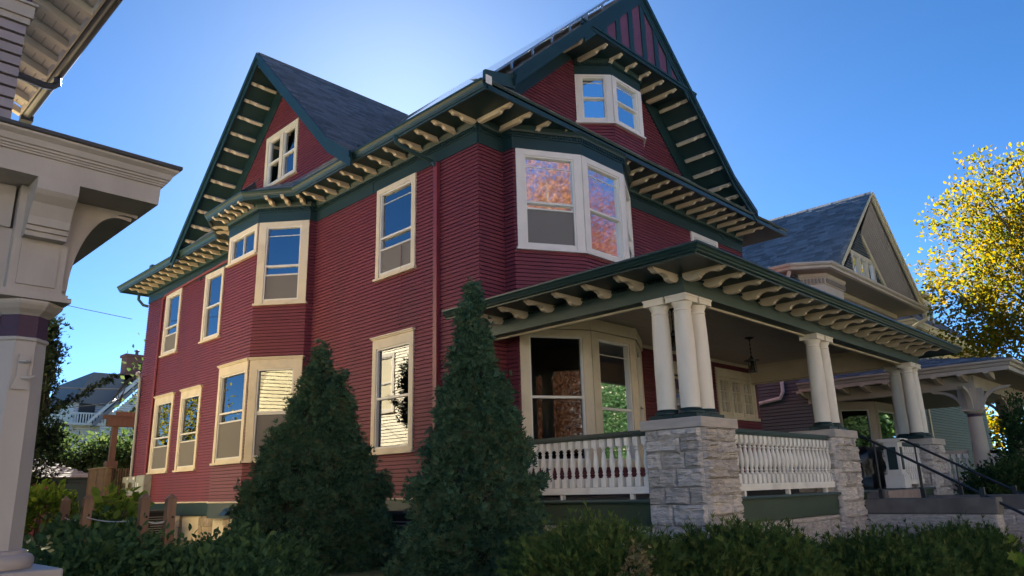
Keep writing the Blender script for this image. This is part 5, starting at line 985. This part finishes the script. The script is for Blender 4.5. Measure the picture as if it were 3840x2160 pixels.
MAPLE = (np.array([(0, 0, 0), (.18, .25, 0), (.5, .2, -.04), (.3, .5, 0), (.52, .72, -.05), (.2, .7, 0), (0, 1.05, -.08), (-.2, .7, 0), (-.52, .72, -.05), (-.3, .5, 0), (-.5, .2, -.04), (-.18, .25, 0)]), np.array([(0, 1, 11), (1, 2, 3), (3, 4, 5), (5, 6, 7), (7, 8, 9), (9, 10, 11), (1, 3, 11), (3, 9, 11), (3, 5, 9), (5, 7, 9)]))
P = np.column_stack([RNG.uniform(2.7, 3.25, 26), RNG.uniform(-7.25, -6.9, 26), RNG.uniform(-1.35, -.78, 26)]); A = RNG.normal(size=(26, 3)) * [1, 1, .3] + [-.4, -.5, -.1]; leaves('crown', P, A, .13, MAPLE, 'limeleaf', t)
shrub('clipped_shrub', 'rounded grey green shrub in front of the neighbouring porch on the right', (11.6, -5.3, -.55), (1.1, 1.0, .85), 330, 30, .09, LEAF, 'hedge', spread=.12); shrub('clipped_shrub', 'dark rounded shrub at the right edge beside the neighbouring column', (14.4, -6.2, -.3), (1.3, 1.2, 1.0), 330, 30, .09, LEAF, 'viburnum', spread=.12)
shrub('porch_bush', 'dark bush between the columns of the neighbouring porch', (21.5, -5.9, .2), (2.0, 1.4, 2.0), 420, 26, .14, LEAF, 'hedge', spread=.2)
shrub('climber', 'dark vine with small leaves hanging beside the right neighbouring column', (16.2, -4.9, .9), (.8, .4, 1.2), 120, 24, .09, LEAF, 'viburnum', cat='vine', spread=.15)

def tree(name, lab, base, height, trunk_r, crown, n, per, size, mt, T=LEAF, spread=.35, limbs=9, cat='tree', group=None, lo=-.75, rmin=.35, up=-.1):
    x, y, z0 = base; t = thing(name, lab, cat, base, group); (cx, cy, cz), rad = crown; mb = MB()
    mb.tube([(x, y, z0 - .3), (x + .1, y, z0 + height * .3), (cx * .6 + x * .4, cy * .6 + y * .4, cz), (cx, cy, cz + rad[2] * .7)], trunk_r, 9, trunk_r * .15)
    for i in range(limbs):
        a = i * 2.4 + RNG.uniform(-.3, .3); f = RNG.uniform(-.5, .55); q = (cx + .78 * rad[0] * math.cos(a), cy + .78 * rad[1] * math.sin(a), cz + rad[2] * (f + .25)); s = (cx * .4 + x * .6, cy * .4 + y * .6, cz + rad[2] * (f - .45))
        m_ = tuple((np.array(q) + np.array(s)) / 2 + RNG.normal(size=3) * .15); mb.tube([s, m_, q], trunk_r * .35, 6, trunk_r * .06)
    mb.obj('trunk', 'bark', t)
    c, o = ellipsoid(n, (cx, cy, cz), rad, lo, rmin); P, A = clumps(c, o, per, spread, up, 1.0); leaves('crown', P, A, size, T, mt, t); return t
tree('birch_tree', 'tall yellow and green autumn tree lit from behind at the right edge', (26.4, -5.6, -1.5), 9, .22, ((25.6, -4.3, 7.3), (3.4, 3.4, 5.6)), 640, 34, .16, 'birch', spread=.26, limbs=22)
tree('street_tree', 'distant green tree low behind the houses at the right edge', (46, -6, -1.5), 9, .3, ((46, -6, 5), (4, 4, 4.5)), 240, 20, .35, 'limeleaf', spread=.6)
tree('juniper', 'tall ragged dark conifer behind the near porch column on the left', (-5.15, 7.6, -1.2), 5.4, .12, ((-5.3, 7.6, .9), (.72, .72, 2.4)), 300, 52, .075, 'juniper', T=SPRAY, spread=.12, limbs=14, cat='conifer', up=.5, lo=-.9, rmin=.4)
t = tree('juniper_leader', 'slim pointed conifer top rising above the ragged one', (-4.95, 8.3, -1.2), 5.2, .06, ((-4.95, 8.3, 2.9), (.34, .34, 1.25)), 110, 30, .11, 'juniper', T=SPRAY, spread=.1, limbs=5, cat='conifer', up=.9, rmin=.4)
q0 = np.array([-4.9, 7.8, 1.6]); qd = np.array([1.35, -.2, 1.0]); P = q0 + qd * RNG.uniform(0, 1, (300, 1)) + RNG.normal(size=(300, 3)) * .045; leaves('crown', P, qd + RNG.normal(size=(300, 3)) * .7, .085, SPRAY, 'juniper', t); MB().tube([tuple(q0), tuple(q0 + qd * 1.08)], .02, 5, .004).obj('branch', 'bark', t)
for i, (x, y, z, rx, ry, rz, mt_n) in enumerate(((-1.6, 30, .8, 1.6, 1.4, 2.1, 'hedge'), (1.0, 29.5, .8, 1.7, 1.4, 2.2, 'hedge'), (3.4, 29, .7, 1.6, 1.5, 2.2, 'hedge'), (5.8, 29.5, 1.0, 1.8, 1.5, 2.3, 'hedge'))):
    tree('hedge_tree', ('round hedge tree behind the garage roof, leftmost of the row', 'sunlit hedge tree under the white house, second from the left', 'green hedge tree right of the sunlit one, behind the deck', 'dark hedge tree half hidden behind the red house corner')[i], (x, y, -1.1), 4, .12, ((x, y, z), (rx, ry, rz)), 230, 26, .20, mt_n, spread=.28, group='hedge trees behind the back yards', rmin=.6)
tree('deck_shade_tree', 'unseen leafy tree added to shade the deck, hidden behind the red house', (6.5, 26.5, -1.2), 8, .25, ((6.3, 26.3, 3.8), (3.0, 2.6, 4.6)), 380, 30, .22, 'hedge', spread=.4)  # added out of view to block the sun from the deck
tree('yard_tree', 'distant yellow green tree left of the white house behind the conifer', (1.5, 50, -1), 8, .25, ((1.5, 50, 4), (2.6, 2.6, 3.6)), 200, 22, .3, 'hedge', spread=.5)
# trees across the street and down the yards, seen only in the window panes
tree('maple_tree', 'orange maple across the street mirrored in the bay windows', (-2.5, -20.2, -1.6), 16, .4, ((-1.2, -22.5, 9.3), (4.6, 4, 7.6)), 1000, 85, .12, 'maple', spread=.55, group='street maples seen in the window panes'); tree('maple_tree', 'red maple across the street mirrored in the front panes', (27, -20.0, -1.6), 18, .4, ((27, -22, 12.0), (6, 5, 8.5)), 900, 80, .13, 'redmaple', spread=.55, group='street maples seen in the window panes')
tree('street_tree', 'dark green street tree mirrored in the front pane under the porch', (25.5, -18.3, -1.6), 8, .25, ((25.5, -18.3, 3.0), (4.2, 3.2, 4.4)), 700, 70, .13, 'viburnum', spread=.5); tree('street_tree', 'dark green street tree mirrored in the corner panes next door', (11.5, -19, -1.6), 8, .25, ((11.5, -19, 2.8), (3.6, 3.0, 4.3)), 600, 60, .14, 'viburnum', spread=.5); tree('maple_tree', 'low orange maple before the street, mirrored in the porch panes', (-3.6, -18.6, -1.6), 6, .2, ((-3.6, -18.6, 2.4), (4.2, 2.8, 4.0)), 800, 70, .10, 'maple', spread=.5, group='street maples seen in the window panes'); tree('street_tree', 'dark green tree down the street mirrored in the neighbouring windows', (44, -12, -1.6), 9, .3, ((44, -12, 4), (5.5, 5, 6)), 420, 30, .34, 'viburnum', spread=.6)
tree('yard_maple', 'yellow green yard tree mirrored in the rear side windows', (-8.0, 34, -1.2), 9, .3, ((-8, 34, 3.5), (4.5, 4, 4.4)), 420, 22, .17, 'yardleaf', spread=.5)

# ------------------------------------------------------------------ unseen pale houses added across the street to bounce fill light, mirrored in panes
def fill_house(x, y, w, h, lab, wall):
    t = thing('fill_house', lab, 'house', (x, y, -1.6), 'unseen houses added across the street for fill light'); yb = y - 9
    MB().box(x, x + w, yb, y, -1.7, h).obj('wall', wall, t); P_ = pieces('clapboard', t, wall, limit=0); F = Fr((x, y + .004), (1, 0), n=(0, 1)); siding(P_, F, w, -1, h, .16)
    MB().prism([(x - .5, y + .5, h), (x + w + .5, y + .5, h), (x + w / 2, y + .5, h + w * .5)], (0, -10, 0)).obj('roof', 'darkshingle', t)
    MB().prism([(x, y + .52, h + .1), (x + w, y + .52, h + .1), (x + w / 2, y + .52, h + w * .5 - .5)], (0, .05, 0)).obj('gable', wall, t)
    n = 4 if w > 9 else 3
    for z in (.4, 3.6):
        for i in range(n): u = w * (i + .5) / n - .55; window(t, F, u, u + 1.1, z, z + 1.8, mt='white', screen=0)
    window(t, Fr((x, y + .58), (1, 0), n=(0, 1)), w / 2 - .7, w / 2 + .7, h + .5, h + 2, mt='white', screen=0)
    MB().box(x + .4, x + w - .4, y, y + 2.2, 2.55, 2.8).obj('porch_roof', 'white', t); MB().box(x + .4, x + w - .4, y + .02, y + 2.2, -1.6, -.9).obj('porch_floor', 'paving', t)
    for i in range(4): u = x + .6 + (w - 1.4) * i / 3; B(u, u + .2, y + 1.9, y + 2.1, -.9, 2.55).obj('porch_post', 'white', t)
for x, w, h, lab, wall in ((-37, 11, 6.6, 'white house added across the street for fill light, farthest to the left', 'bonewhite'), (-22, 10, 6.2, 'cream house added across the street for fill light, behind the orange maple', 'cream'), (-8, 11, 6.8, 'white house added across the street for fill light, facing the red house', 'bonewhite'), (8, 10, 6.2, 'pale yellow house added across the street for fill light, with a wide porch', 'yellow'), (22, 11, 6.6, 'white house added across the street for fill light, behind the red maple', 'bonewhite'), (38, 10, 6.4, 'cream house added across the street for fill light, farthest to the right', 'cream')): fill_house(x, -31.5, w, h + .6, lab, wall)

# far tree belts beyond the street and the back yards
def belt(name, pts, h, n, size, mt):
    P = []
    for (x0, y0), (x1, y1) in zip(pts[:-1], pts[1:]):
        k = int(n * math.hypot(x1 - x0, y1 - y0) / 100); f = RNG.uniform(0, 1, k); X_ = x0 + (x1 - x0) * f; Y_ = y0 + (y1 - y0) * f
        top = h * (.65 + .25 * np.sin(X_ * .21 + Y_ * .17) + .15 * np.sin(X_ * .57 - Y_ * .4)); P.append(np.column_stack([X_ + RNG.normal(size=k) * 2.5, Y_ + RNG.normal(size=k) * 2.5, -1.6 + top * np.sqrt(RNG.uniform(0, 1, k))]))
    P = np.concatenate(P); A = RNG.normal(size=P.shape); o = leaves(name, P, A, size, LEAF, mt, None, kind='stuff'); o['label'] = 'far belt of autumn trees closing the view between the houses'; return o
belt('tree_belt', [(-90, -48), (60, -50), (110, -30), (110, 40)], 13, 6500, 1.1, 'birch'); belt('tree_belt', [(-60, 80), (10, 95), (70, 95)], 8, 5000, 1.1, 'hedge')

# ------------------------------------------------------------------ finish: alike pieces become objects
for p_ in FLUSH: p_.flush()
for mb_, par_ in LAP_SHADE.values(): mb_.obj('lap_shade_backing', 'lap_shade', par_, stuff=True)
